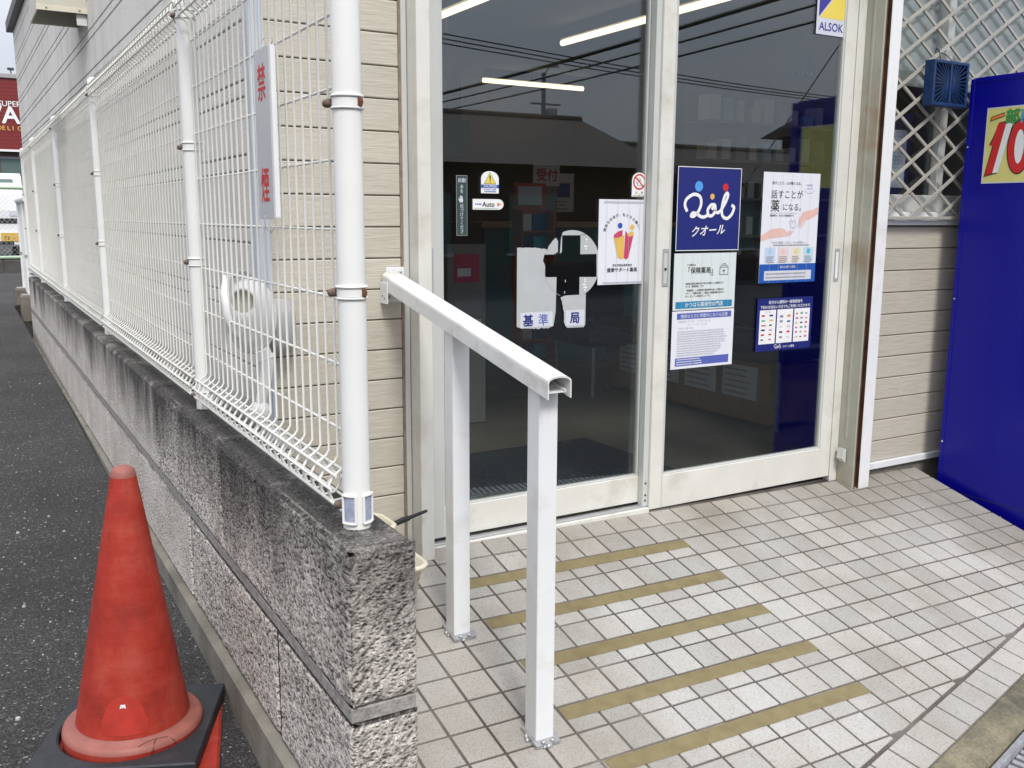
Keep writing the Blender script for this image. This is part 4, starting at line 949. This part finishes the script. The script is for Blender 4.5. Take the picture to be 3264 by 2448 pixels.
RO = [(-.040, .560, 0), (-.035, .533, 0), (-.013, .511, 0), (.014, .518, 0), (.025, .545, 0), (.008, .575, 0), (-.030, .584, 0)]
RO_T = [(-.035, 1.612, 0), (-.027, 1.638, 0), (-.004, 1.652, 0), (.020, 1.640, 0), (.028, 1.615, 0), (.010, 1.586, 0), (-.026, 1.590, 0)]
far = MB()
for b in range(len(PS) - 1):
    a, e = PS[b] + .024, PS[b + 1] - .024; near = b < 2
    hl = [(.0045, z) for z in HZ] + [(o, z) for o, z, _ in RO + RO_T]
    nv = int((e - a) / .0503); st_ = (e - a - nv * .0503) / 2
    if near:
        hm = MB().tube([(0, a, 0), (0, e, 0)], .0029, 6).mesh('horizontal_wire'); hm.materials.append(M['wire'])
        for o, z in hl: link('horizontal_wire', hm, fn, (O + o, 0, z))
        for k in range(nv + 1): link('vertical_wire', vw_me, fn, (O, a + st_ + k * .0503, 0))
    else:
        for o, z in hl: far.tube([(O + o, a, z), (O + o, e, z)], .0024, 4)
        for k in range(nv + 1): far.tube([(O + p[0], a + st_ + k * .0503, p[1]) for p in [(x, z) for x, z in reversed(BC)] + TC], .0023, 4)
tag(obj('far_mesh_wires', far, 'wire', fn), None, None, None, 'stuff')
for i, s_ in enumerate(PS):
    po = obj('post', MB().tube([(O, s_, ZB), (O, s_, ZT + .012)], .0252, 22), 'fencewhite', fn)
    obj('post_cap', MB().lathe([(.0002, ZT + .022), (.014, ZT + .020), (.0265, ZT + .008), (.0265, ZT - .012)], 20, O, s_), 'fencewhite', po)
    m = MB()
    for k in range(14):
        a_ = 2 * pi * k / 14; m.add([(O, s_, ZB + .012), (O + .026 * cos(a_), s_ + .026 * sin(a_), ZB + .014), (O + .026 * cos(a_ + .45), s_ + .026 * sin(a_ + .45), ZB + .014), (O + .033 * cos(a_ + .45), s_ + .036 * sin(a_ + .45), ZB + .0085), (O + .033 * cos(a_), s_ + .036 * sin(a_), ZB + .0085)], [(1, 2, 3, 4)])
    obj('mortar_collar', m, 'block', po)
    for z in (.532, .922, 1.245) + ((1.60,) if i else ()):
        if i == 0 and z < .6:                     # strapped foot clamp with reflectors
            for a_ in (-2.5, -.95):
                obj('clamp_plate', MB().lathe([(.0268, z - .024), (.0272, z + .018)], 8, O, s_, True, a_ - .42, a_ + .42), M['p_reflector'], po)
                m = MB()
                for dz in (-.029, .023):
                    m.tube([(O + .0275 * cos(a_ + t), s_ + .0275 * sin(a_ + t), z + dz) for t in [-.5 + i_ / 8 for i_ in range(9)]], .0030, 6)
                for t in (-.5, .5): m.tube([(O + .0275 * cos(a_ + t), s_ + .0275 * sin(a_ + t), z + dz) for dz in (-.029, .023)], .0028, 6)
                obj('clamp_strap', m, 'fencewhite', po)
        else:
            m = MB()
            for dz in (-.010, .010): m.tube([(O + .0268 * cos(t), s_ + .0268 * sin(t), z + dz) for t in [2 * pi * k / 20 for k in range(20)]], .0024, 6, True)
            m.lathe([(.0262, z - .007), (.0262, z + .007)], 20, O, s_); obj('clamp', m, 'fencewhite', po)
        for a_, mt_ in ((2.55, 'bolt'),) + (((-1.0, 'rust'),) if i == 0 and z > .6 else ()):
            c_, d_ = cos(a_), sin(a_); m = MB()
            if i == 0 and mt_ == 'rust': m.tube([(O + .026 * c_, s_ + .026 * d_, z - .006), (O + .0285 * c_, s_ + .0285 * d_, z), (O + .026 * c_, s_ + .026 * d_, z + .006)], .005, 8)
            else: m.tube([(O + .026 * c_, s_ + .026 * d_, z), (O + .033 * c_, s_ + .033 * d_, z - .001), (O + .040 * c_, s_ + .040 * d_, z - .002), (O + .043 * c_, s_ + .043 * d_, z - .002)], [.0075, .008, .0065, .003], 9)
            obj('bolt', m, mt_, po)
# no smoking plate
ns = thing('no_smoking_plate', 'grey-white plate with two red characters wired to the fence', 'sign', (0, 0, 0))
ns.location = FL + FN * (O - .035) + FU * .552; ns.rotation_euler = (0, 0, -pi / 2 - TH)
ns['_th'] = .004
obj('plate', MB().box(0, .108, -.004, 0, 1.048, 1.385, .0008), pmat('plate_grey_white', (.52, .53, .53), .4, .04, 9), ns)
obj('plate_edge', MB().box(.104, .108, -.0005, .010, 1.05, 1.384, .0008), 'p_white', ns)
letters(ns, 'p_red', [('禁', .024, 1.290, .076, 'LEFT', .018, .78), ('煙', .024, 1.088, .076, 'LEFT', .018, .78)], 1)
m = MB(); m.tube([(.07, -.006, 1.378), (.06, -.008, 1.392), (.072, .0, 1.402), (.09, .012, 1.398), (.076, .01, 1.385)], .0009, 5); m.tube([(.05, -.006, 1.055), (.056, -.008, 1.03), (.046, .006, 1.02), (.06, .01, 1.03)], .0012, 5); obj('tie_wire', m, 'galvwire', ns)
del ns['_th']

# ------------------------------------------------------------------ watering can hung behind the fence
wc = thing('watering_can', 'white plastic watering can hung behind the fence with its rose down', 'watering can', (-1.045, -.085, .80), -radians(30.4))
def loft(rings, n=36):
    m = MB()
    for cx_, cz_, rx, rz_, y in rings: m.v += [(cx_ + rx * cos(2 * pi * j / n), y, cz_ + rz_ * sin(2 * pi * j / n)) for j in range(n)]
    for i in range(len(rings) - 1):
        for j in range(n): m.f.append((i * n + j, i * n + (j + 1) % n, (i + 1) * n + (j + 1) % n, (i + 1) * n + j)); m.sm.append(True)
    return m
obj('body', loft([(0, -.02, .002, .002, .075), (0, -.02, .045, .075, .070), (0, -.015, .063, .096, .045), (0, -.012, .067, .102, .010), (0, -.010, .064, .098, -.018), (0, .005, .053, .078, -.046), (0, .026, .038, .045, -.062), (0, .032, .033, .033, -.066), (0, .032, .030, .030, -.062)]), 'canwhite', wc)
obj('inside', loft([(0, .032, .0302, .0302, -.0615), (0, .031, .0305, .031, -.055), (0, .030, .002, .002, -.050)]), pmat('can_inside', (.50, .47, .38), .6, .1, 20), wc)
obj('rim', MB().tube([(.0675 * cos(t), .006, -.012 + .1025 * sin(t)) for t in [2 * pi * k / 40 for k in range(40)]], .0028, 6, True), 'canwhite', wc)
obj('handle', MB().tube([(-.034, -.005, .090), (-.044, -.045, .096), (-.042, -.078, .06), (-.036, -.085, .0), (-.030, -.070, -.045), (-.024, -.045, -.06)], [.008, .010, .011, .011, .010, .008], 10), 'canwhite', wc)
obj('hanging_hook', MB().tube([(-.03, -.03, .095), (-.02, -.02, .108), (-.005, 0, .105), (.0, .02, .09)], .006, 8), 'p_silver', wc)
obj('spout', MB().tube([(.030, -.01, -.100), (.042, .0, -.135), (.036, -.005, -.19), (.022, -.01, -.245)], [.022, .020, .016, .014], 14), 'canwhite', wc)
obj('spout_collar', MB().tube([(.038, .0, -.118), (.041, .0, -.128)], .024, 14), 'canwhite', wc)
obj('rose', MB().lathe([(.0002, -.245), (.016, -.246), (.027, -.262), (.029, -.280), (.024, -.292), (.0002, -.296)], 20, .020, -.01), 'canwhite', wc)
obj('grey_form', MB().lathe([(.0002, -.125), (.030, -.122), (.045, -.09), (.047, -.02), (.036, .022), (.0002, .030)], 28, .056, .085), pmat('form_grey', (.42, .42, .41), .6, .08, 14), wc)  # rounded grey form behind the can, offset to its right
# ------------------------------------------------------------------ planters and black rod beside the wall
def planter(label, cx, cy, w, d, zb_, zt):
    t = thing('planter_box', label, 'planter', (cx, cy, 0), 0, 'beige planters between wall and doors')
    def rrect(w_, d_, r, n=5):
        o = []
        for sx, sy, a0 in ((1, 1, 0), (-1, 1, 90), (-1, -1, 180), (1, -1, 270)):
            for i in range(n + 1): a = radians(a0 + 90 * i / n); o.append((sx * (w_ / 2 - r) + r * cos(a), sy * (d_ / 2 - r) + r * sin(a)))
        return o
    rings = [(w * .68, d * .66, zb_), (w, d, zt - .012), (w + .018, d + .018, zt - .010), (w + .022, d + .022, zt), (w + .010, d + .010, zt + .003), (w - .004, d - .004, zt), (w * .84, d * .84, zb_ + .03)]
    m = MB(); k = 0
    for i, (a, b, z) in enumerate(rings):
        rr_ = rrect(a, b, .045); k = len(rr_); m.v += [(x, y, z) for x, y in rr_]
    for i in range(len(rings) - 1):
        for j in range(k): m.f.append((i * k + j, i * k + (j + 1) % k, i * k + k + (j + 1) % k, i * k + k + j)); m.sm.append(True)
    obj('planter_shell', m, 'beige', t)
    m = MB(); rr_ = rrect(w * .93, d * .93, .04); m.add([(x, y, zt - .045) for x, y in rr_], [tuple(range(len(rr_)))]); obj('soil', m, 'soil', t)
    m = MB()
    for i in range(60):
        x, y = random.uniform(-.42, .42) * w, random.uniform(-.42, .42) * d; r_ = random.uniform(.004, .010); z = zt - .045
        m.lathe([(.0002, z + r_), (r_ * .8, z + r_ * .6), (r_, z)], 6, x, y, False)
    for i in range(26):
        x, y = random.uniform(-.4, .4) * w, random.uniform(-.4, .4) * d; m.tube([(x, y, zt - .05), (x + random.uniform(-.02, .02), y + random.uniform(-.02, .02), zt - random.uniform(.0, .03))], .0012, 4)
    tag(obj('dry_stalks', m, pmat('dry_stalk', (.34, .21, .10), .9, .6, 120), t), None, None, None, 'stuff')
    return t
planter('beige planter of dried stalks in front, half hidden by the wall end', -.790, -.300, .235, .20, rz(-.75, -.29) + .004, .118)
planter('beige planter tucked against the siding behind the black rod', -.785, -.112, .225, .15, rz(-.75, -.1) + .004, .165)
obj_rod = obj('black_rod', MB().tube([(-.80, -.16, .105), (-.66, -.115, .146), (-.60, -.108, .156), (-.595, -.107, .157), (-.535, -.10, .167)], [.0085, .0085, .0085, .006, .0045], 12), 'black')
tag(obj_rod, 'black tapered rod sticking out above the planters', 'rod')
obj('rod_grip', MB().tube([(-.70, -.128, .138), (-.615, -.110, .157)], .0075, 8), 'black', obj_rod)

# ------------------------------------------------------------------ traffic cone with rubber weight
CX, CY = -1.44, -.36; CG = gz(CY)
cn = thing('traffic_cone', 'faded red traffic cone with a cracked collar', 'cone', (CX, CY, CG)); cn.rotation_euler = (0, .022, radians(-20))
H = .685
prof = [(.0002, H), (.018, H - .002), (.026, H - .010), (.0285, H - .022), (.031, H - .06), (.127, .075)]
obj('cone_body', MB().lathe([(.0002, H), (.012, H - .0006), (.020, H - .004), (.0265, H - .012), (.0285, H - .024)], 44), 'conefade', cn)
obj('cone_body', MB().lathe([(.0285, H - .024)] + [(.0285 + (.128 - .0285) * i / 20, H - .024 - (H - .098) * i / 20) for i in range(1, 21)], 48), 'cone', cn)
obj('collar', MB().lathe([(.126, .080), (.129, .068), (.149, .066), (.156, .061), (.158, .052)], 48), 'conefade', cn)
obj('collar_skirt', MB().lathe([(.158, .052), (.158, .022), (.150, .010)], 48), 'cone', cn)
m = MB(); na, nz_ = 10, 8
for i in range(na + 1):
    for j in range(nz_ + 1):
        u = -1 + 2 * i / na; top = .112 + .062 * math.sqrt(max(0, 1 - u * u)) if abs(u) < 1 else .112; zz_ = .084 + (top - .084) * j / nz_
        rr_ = .128 - (.128 - .0285) * (zz_ - .074) / (H - .098) + .0006; a_ = radians(-88) + u * .42; m.v.append((rr_ * cos(a_), rr_ * sin(a_), zz_))
for i in range(na):
    for j in range(nz_): k_ = i * (nz_ + 1) + j; m.f.append((k_, k_ + 1, k_ + nz_ + 2, k_ + nz_ + 1)); m.sm.append(True)
obj('unfaded_patch', m, pmat('unfaded_cone', (.42, .030, .017), .55, .2, 20), cn)
m = MB(); m.box(-.188, .188, -.188, .188, .0, .014, .006); bf = obj('base_flange', m, 'cone', cn); bf.rotation_euler = (0, 0, radians(5)); bf.location = (.012, -.004, 0)
for a_, z, w_, h_ in ((-109, .150, .007, .006), (-13, .205, .010, .028)):
    r_ = .128 - (.128 - .0285) * (z - .074) / (H - .098) + .0012; m = MB(); a0 = radians(a_ + 20)
    m.v = [(r_ * cos(a0 + du) , r_ * sin(a0 + du), z + dv) for du, dv in ((-w_ / r_, -h_), (w_ / r_, -h_ * .7), (w_ / r_ * .8, h_), (-w_ / r_ * .7, h_ * .9))]; m.f = [(0, 1, 2, 3)]; m.sm = [False]
    obj('reflector_scrap', m, 'p_white', cn)
m = MB()
for pts in ([(-95, .0665, .150), (-88, .0672, .140), (-78, .0672, .138), (-70, .0672, .145), (-66, .060, .1575), (-64, .045, .1592)], [(-78, .0675, .137), (-82, .0672, .150), (-84, .055, .1588), (-86, .045, .1592)]):
    m.tube([(r_ * cos(radians(a_ + 20)), r_ * sin(radians(a_ + 20)), z) for a_, z, r_ in pts], .0009, 4)
obj('crack', m, 'darkgap', cn)
wt = thing('rubber_cone_weight', 'black square rubber weight ring around the cone foot', 'cone weight', (CX - .004, CY + .002, CG + .0145), radians(-23.5))
m = MB(); nh = 48; hs = .186
def sq(a):
    c_, s_ = cos(a), sin(a); k = hs / max(abs(c_), abs(s_)); return (c_ * k, s_ * k)
A = [2 * pi * i / nh for i in range(nh)]
rings = [[(.160 * cos(a), .160 * sin(a), 0) for a in A], [(.160 * cos(a), .160 * sin(a), .026) for a in A], [(.165 * cos(a), .165 * sin(a), .029) for a in A],
         [(sq(a)[0] * .985, sq(a)[1] * .985, .029) for a in A], [(*sq(a), .025) for a in A], [(*sq(a), 0) for a in A]]
for r_ in rings: m.v += r_
for i in range(len(rings)):
    for j in range(nh): m.f.append((i * nh + j, i * nh + (j + 1) % nh, ((i + 1) % len(rings)) * nh + (j + 1) % nh, ((i + 1) % len(rings)) * nh + j)); m.sm.append(False)
obj('weight_ring', m, 'rubber', wt)
obj('lifting_slot', MB().tube([(-.02, .168, .030), (.0, .172, .0305), (.02, .168, .030)], .002, 6), 'darkgap', wt)
# loose stones on the asphalt
m = MB()
for i in range(420):
    x, y = random.uniform(-2.6, -1.22), random.uniform(-.9, 4.5)
    if (x - CX) ** 2 + (y - CY) ** 2 < .09: continue
    r_ = random.uniform(.0015, .0045) * (1 if random.random() < .9 else 1.8); z = gz(y); m.lathe([(.0001, z + r_), (r_ * .8, z + r_ * .6), (r_, z - .001)], 5, x, y, False)
tag(obj('gravel', m, pmat('gravel', (.38, .37, .35), .9, .4, 60)), 'scattered pale grit on the asphalt', None, None, 'stuff')

# ------------------------------------------------------------------ vending machine
vm = thing('vending_machine', 'glossy blue vending machine side at the right edge', 'vending machine', (1.96, 0, 0))
part('cabinet', 'vendblue', vm, (0, .78, -.80, -.094, -.235, 1.627), c=.006)
part('front_door', 'vendblue', vm, (.0, .78, -.86, -.802, -.235, 1.627), c=.008)
part('display_window', 'carglass', vm, (.05, .73, -.868, -.8605, .55, 1.5), c=.004)
part('back_edge', 'vendblue', vm, (-.0025, .004, -.112, -.0935, -.23, 1.622), c=.001); part('top_edge', 'vendblue', vm, (-.002, .004, -.80, -.113, 1.606, 1.626), c=.001); part('lower_panel_seam', 'darkgap', vm, (-.0006, .001, -.80, -.113, -.118, -.1155))
for y, z in ((-.103, 1.35), (-.103, .72), (-.40, -.17), (-.70, -.17), (-.40, 1.616), (-.70, 1.616)): obj('side_screw', MB().lathe([(.0002, .0025), (.003, .002), (.004, 0)], 12), 'p_silver', vm, (-.0026, y, z)).rotation_euler = (0, -pi / 2, 0)
for x, y in ((.06, -.75), (.72, -.75), (.06, -.15), (.72, -.15)): obj('foot', MB().tube([(x, y, -.42), (x, y, -.235)], .022, 12), 'black', vm)
obj('side_screw', MB().lathe([(.0002, .003), (.004, .002), (.005, 0)], 12), 'p_white', vm, (-.0005, -.103, .095)).rotation_euler = (0, -pi / 2, 0)
pp = poster('price_poster', 'yellow price poster with big red numerals on the blue machine', 'poster', .60, .300, (1.9595, -.178, 1.200), 'p_paleyel', -pi / 2)
shapes(pp, 'pale_border', 'p_pale', [R(0, 0, .6, .005), R(0, .295, .6, .3), R(0, 0, .005, .3), R(.595, 0, .6, .3)], 1)
one = [(.012, .032), (.062, .238), (.100, .238), (.050, .032)]
def num(u0, lay, grow, mat, nm, polys): shapes(pp, nm, mat, polys, lay)
def off(poly, g):
    cx_, cy_ = sum(p_[0] for p_ in poly) / len(poly), sum(p_[1] for p_ in poly) / len(poly)
    return [(p_[0] + (g if p_[0] > cx_ else -g), p_[1] + (g if p_[1] > cy_ else -g)) for p_ in poly]
one = [(.012, .030), (.040, .150), (.024, .150), (.036, .172), (.052, .236), (.086, .240), (.046, .040)]
slash = [(.046, .040), (.070, .042), (.116, .240), (.088, .240)]
shapes(pp, 'numeral_outline', 'p_black', [off(one, .004), off(slash, .004)] + [disc(.150 + k * .115, .140, .052, 28, .108) for k in range(2)], 2)
shapes(pp, 'numeral', 'p_red', [one] + [disc(.150 + k * .115, .140, .047, 28, .103) for k in range(2)], 3)
shapes(pp, 'white_stripe', 'p_white', [slash], 4); [shapes(pp, 'numeral_hole', 'p_white', [disc(.150 + k * .115, .140, .019, 20, .066)], 4) for k in range(2)]
letters(pp, 'p_black', [('部', .080, .236, .062, 'LEFT', .05)], 3); letters(pp, 'p_green', [('部', .080, .236, .062, 'LEFT', .022)], 4)
letters(pp, 'p_black', [('商品', .140, .236, .062, 'LEFT', .05)], 3); letters(pp, 'p_cyan', [('商品', .140, .236, .062, 'LEFT', .022)], 4)
shapes(pp, 'orange_stroke', 'p_black', [[(.016, .246), (.076, .262), (.076, .278), (.020, .264)]], 3); shapes(pp, 'orange_stroke_fill', 'p_orange', [[(.020, .250), (.074, .264), (.074, .274), (.024, .262)]], 4)
# blue slatted box hung on the lattice
bb = thing('blue_vent_box', 'dark blue slatted plastic box hung on the window lattice', 'hanging box', (1.700, -.062, 1.505))
wv, hv, dv = .222, .176, .045
m = MB(); 
for b in ((0, wv, -dv, -dv + .006, 0, .012), (0, wv, -dv, -dv + .006, hv - .012, hv), (0, .012, -dv, -dv + .006, .012, hv - .012), (wv - .012, wv, -dv, -dv + .006, .012, hv - .012), (wv / 2 - .006, wv / 2 + .006, -dv, -dv + .006, .012, hv - .012)): m.box(*b, c=.0015)
obj('front_frame', m, 'bluebox', bb)
part('side_wall', 'bluebox', bb, (0, .004, -dv + .006, 0, 0, hv), (wv - .004, wv, -dv + .006, 0, 0, hv), (.004, wv - .004, -dv + .006, 0, 0, .004), (.004, wv - .004, -dv + .006, 0, hv - .004, hv), c=.001)
part('back_panel', pmat('blue_inside', (.006, .02, .06), .7, .3, 40), bb, (.004, wv - .004, -.012, -.006, .004, hv - .004))
for k in range(36):
    a_ = 2 * pi * k / 36; c_, s_ = cos(a_), sin(a_); cx_, cz_ = wv / 2, hv / 2
    if abs(c_) < .09: continue
    t1 = min((wv / 2 - .010) / abs(c_), (hv / 2 - .010) / (abs(s_) + 1e-6)); t0 = .012 / max(abs(c_), .15)
    if t1 <= t0: continue
    obj('slat', MB().bar((cx_ + c_ * t0, -dv + .004, cz_ + s_ * t0), (cx_ + c_ * t1, -dv + .004, cz_ + s_ * t1), .003, .0032), 'bluebox', bb)
m = MB(); m.tube([(.07, -.02, hv), (.06, -.015, hv + .04), (.075, .01, hv + .055), (.085, .02, hv + .04)], .002, 6); m.tube([(.15, -.02, hv), (.13, .0, hv + .03), (.10, .02, hv + .045)], .002, 6); obj('hanging_hook', m, 'black', bb)

# ------------------------------------------------------------------ far end of the lot
lf = thing('low_mesh_fence', 'short lower white mesh fence beyond the end of the wall', 'fence', FL, -TH)
for i, s_ in enumerate((9.45, 10.35)):
    po = obj('post', MB().tube([(O, s_, .1), (O, s_, 1.2)], .025, 14), 'fencewhite', lf)
    obj('clamp', MB().lathe([(.03, .62), (.03, .65)], 14, O, s_), 'p_silver', po)
obj('rolled_top', MB().tube([(O, 8.86, 1.2), (O, 10.36, 1.2)], .036, 12), 'fencewhite', lf)
m = MB()
for k in range(30): m.tube([(O, 8.9 + k * .05, .22), (O, 8.9 + k * .05, 1.2)], .0035, 4)
for z in (.25, .4, .55, .7, .85, 1.0): m.tube([(O, 8.87, z), (O, 10.36, z)], .0035, 4)
tag(obj('far_mesh_wires', m, 'fencewhite', lf), None, None, None, 'stuff')
for i, s_ in enumerate((9.45, 10.35)):
    p_ = FL + FU * s_ + FN * O; t = thing('concrete_footing', ('brown stained concrete footing under the nearer low fence post', 'brown stained concrete footing under the farthest low fence post')[i], 'footing', p_, -TH, 'footings under the low fence')
    obj('footing_block', MB().box(-.1, .1, -.12, .12, gz(p_.y) - .1, gz(p_.y) + .17, .012), pmat('stained_footing', (.17, .15, .125), .9, .3, 9, .003, 60), t)
    obj('footing_cap', MB().box(-.085, .085, -.1, .1, gz(p_.y) + .171, gz(p_.y) + .18, .003), 'mortar', t)
lw = thing('lot_kerb_wall', 'low dark concrete wall under the chain-link fence', 'wall', (0, 15, 0))
for k in range(6): obj('wall_section', MB().box(-4.6 + k * 1.2, -3.41 + k * 1.2, -.06, .06, -.1, .32, .01), pmat('dark_concrete', (.085, .08, .075), .9, .3, 5, .003, 40) if k == 0 else bpy.data.materials['dark_concrete'], lw)
cf = thing('chain_link_fence', 'chain-link fence with pale green rails behind the lot', 'fence', (0, 15, 0))
obj('rail', MB().tube([(-4.6, 0, .36), (2.6, 0, .36)], .028, 8), 'palegreen', cf); obj('rail', MB().tube([(-4.6, 0, 1.48), (2.6, 0, 1.48)], .028, 8), 'palegreen', cf)
for k in range(5): obj('post', MB().tube([(-4.5 + k * 1.7, .03, .3), (-4.5 + k * 1.7, .03, 1.5)], .025, 8), 'palegreen', cf)
m = MB(); pz = .075
for k in range(-16, 100):
    x0 = -4.6 + k * pz
    for sg in (1, -1):
        a, b = (x0, .38), (x0 + 1.1, 1.48)
        if sg < 0: a, b = (x0, 1.48), (x0 + 1.1, .38)
        if a[0] < -4.6 or b[0] > 2.6: continue
        m.bar((a[0], .01 * sg, a[1]), (b[0], .01 * sg, b[1]), .004, .004)
tag(obj('chain_link_mesh', m, 'galvwire', cf), None, None, None, 'stuff')
vn = thing('white_van', 'white van with yellow number plate parked behind the chain-link fence', 'van', (-1.15, 18.5, gz(18.5)))
side_p = [(0, .45), (0, 1.0), (.06, 1.30), (.30, 1.66), (.55, 1.72), (3.1, 1.72), (3.25, 1.5), (3.3, .45)]
m = MB(); m.prism([(y, z) for y, z in side_p], 1.46, 'x', -.73); obj('body', m, 'carwhite', vn)
m = MB(); m.add([(-.62, .055, 1.06), (.62, .055, 1.06), (.58, .27, 1.60), (-.58, .27, 1.60)], [(0, 1, 2, 3)]); m.v = [(x, y - .03, z) for x, y, z in m.v]; obj('windscreen', m, 'carglass', vn)
part('bumper', 'carwhite', vn, (-.74, .74, -.09, .05, .30, .56), c=.03); part('grille', 'black', vn, (.10, .62, -.012, .0, .74, .84), c=.004); part('lower_intake', 'black', vn, (-.5, .5, -.096, -.085, .33, .40))
np_ = part('number_plate', 'plate', vn, (.28, .61, -.105, -.092, .40, .565), c=.003); np_['_th'] = .106
letters(np_, 'p_dgreen', [('73', .33, .425, .10, 'LEFT', .02), ('・・', .47, .425, .08)], 1); del np_['_th']
for x in (-.58, .58): part('headlamp', 'p_pale', vn, (x - .12, x + .12, -.015, .02, .88, 1.0), c=.01)
obj('wiper', MB().tube([(-.1, .02, 1.06), (.35, .05, 1.12)], .012, 6), 'black', vn)
for x in (-.66, .66):
    for y in (.55, 2.6):
        w_ = obj('wheel', MB().tube([(x - .07, y, .27), (x + .07, y, .27)], .27, 24), 'rubber', vn); obj('wheel_hub', MB().tube([(x - .075, y, .27), (x + .075, y, .27)], .16, 16), 'p_silver', w_)
mk = thing('supermarket', 'red clad supermarket with white and yellow lettering beyond the lot', 'building', (0, 34, 0))
part('red_fascia', 'marketwall', mk, (-14, 4, 0, 10, 3.2, 5.5)); part('roof_edge', 'p_silver', mk, (-14.05, 4.05, -.06, 10, 5.5, 5.66), c=.02); part('fascia_trim', 'p_white', mk, (-14, 4, -.04, .02, 3.13, 3.2))
part('shop_wall', pmat('shop_brown', (.12, .085, .065), .6, .2, 2), mk, (-14, 4, .3, 10, 0, 3.13))
for k in range(9): w_ = part('shop_window', 'carglass', mk, (-13.7 + k * 1.95, -12.1 + k * 1.95, .24, .29, .6, 2.9)); part('window_frame', 'p_grey', w_, (-13.75 + k * 1.95, -12.05 + k * 1.95, .22, .30, 2.9, 2.98))
mk['_th'] = .02
letters(mk, 'p_white', [('SUPER', .70, 4.60, .25, 'RIGHT', .01), ('V', -.36, 4.06, .78, 'LEFT', .03), ('A', .10, 4.06, .78, 'LEFT', .03), ('L', .62, 4.06, .78, 'LEFT', .03)], 1); letters(mk, 'p_gold', [(c_, -.08 + .152 * i_, 3.83, .20, 'LEFT', .02) for i_, c_ in enumerate('DELICA')], 1); del mk['_th']
fl = thing('roof_floodlight', 'small floodlight on the supermarket roof edge', 'floodlight', (.48, 34.1, 5.66)); part('lamp_head', 'darkroof', fl, (-.1, .1, -.06, .06, .12, .2), c=.01); obj('stem', MB().tube([(0, 0, 0), (0, 0, .13)], .02, 8), 'darkroof', fl)

# ------------------------------------------------------------------ across the street (seen only as reflections in the door glass)
def house(label, cx, cy, w, d, eave, ridge, wallm, roofm, rot=0.0):
    t = thing('street_house', label, 'house', (cx, cy, gz(cy) - .05), rot)
    part('wall', wallm, t, (-w / 2, w / 2, -d / 2, d / 2, 0, eave))
    m = MB(); o_ = .5
    m.prism([(-d / 2 - o_, eave - .12), (d / 2 + o_, eave - .12), (0, ridge)], w + 2 * o_, 'x', -w / 2 - o_); rf = obj('roof', m, roofm, t)
    obj('ridge_tiles', MB().tube([(-w / 2 - o_, 0, ridge), (w / 2 + o_, 0, ridge)], .09, 8), roofm, rf)
    for k in range(max(2, int(w / 2.4))):
        x = -w / 2 + 1.0 + k * 2.4
        if x + 1.1 > w / 2: break
        wdw = part('window', 'carglass', t, (x, x + 1.1, d / 2 - .02, d / 2 + .03, .8, min(2.0, eave - .35))); part('frame', 'p_silver', wdw, (x - .05, x + 1.15, d / 2, d / 2 + .05, .74, .8))
    return t
br_ = pmat('brown_wall', (.085, .055, .04), .8, .2, 2); rf_ = pmat('roof_tiles_brown', (.10, .075, .06), .6, .25, 4, .01, 8)
house('long low brown house with tiled roof across the street', 6.0, -18, 11.5, 7, 2.7, 3.95, br_, rf_, .06)
house('brown gabled house farther along the street', 16.2, -17.5, 5.2, 5, 2.5, 3.4, br_, rf_)
house('taller brown house at the street corner', 24.2, -17, 5, 6, 4.2, 5.3, pmat('tan_wall', (.20, .14, .09), .8, .15, 2), rf_)
house('grey tiled house opposite the parking lot', -6.5, -19, 9, 7, 2.9, 4.6, 'greyframe', pmat('grey_tiles', (.06, .06, .065), .6, .2, 3))
up = thing('utility_pole', 'concrete utility pole with a transformer and lamp arm', 'pole', (16.4, -26, gz(-26)))
obj('pole_shaft', MB().tube([(0, 0, 0), (0, 0, 6.4)], [.10, .075], 14), 'p_grey', up); obj('transformer', MB().lathe([(.0002, 5.2), (.22, 5.2), (.22, 4.6), (.0002, 4.6)], 16, .32, 0), 'p_grey', up)
obj('cross_arm', MB().bar((-.5, 0, 5.35), (.7, 0, 5.35), .06, .06), 'p_grey', up); obj('lamp_arm', MB().tube([(0, 0, 6.3), (.2, 0, 6.6), (.6, 0, 6.65)], .04, 8), 'p_grey', up)
def wire(label, a, b, sag, r_, sub=18):
    pts = []
    for i in range(sub + 1):
        t = i / sub; p_ = Vector(a).lerp(Vector(b), t); p_.z -= sag * 4 * t * (1 - t); pts.append(p_)
    tag(obj('power_line', MB().tube(pts, r_, 6), 'black'), label, 'cable', 'overhead cables reflected in the door glass')
wire('thick bundled overhead cable reflected in both door panes', (14.0, -48, 5.7), (13.4, -3, 5.9), .45, .055)
wire('upper of the two single cables under the thick bundle', (15.3, -48, 5.7), (14.3, -3, 5.8), .4, .03)
wire('lower of the two single cables under the thick bundle', (16.8, -48, 5.7), (15.4, -3, 5.8), .4, .03)
for i, dz in enumerate((0, .12, .26)): wire('faint thin cable crossing behind the thick one, ' + ('topmost', 'middle', 'lowest')[i] + ' of three', (-8, -14.6 - i * .5, 5.9 - dz * .0), (34, -25 - i * .5, 5.9), .5, .017)
wire('faint steep drop cable near the right door edge', (7.6, -7, 1.5), (9.9, -7, 4.2), 0, .009)

for o in bpy.data.objects:
    if '_th' in o: del o['_th']
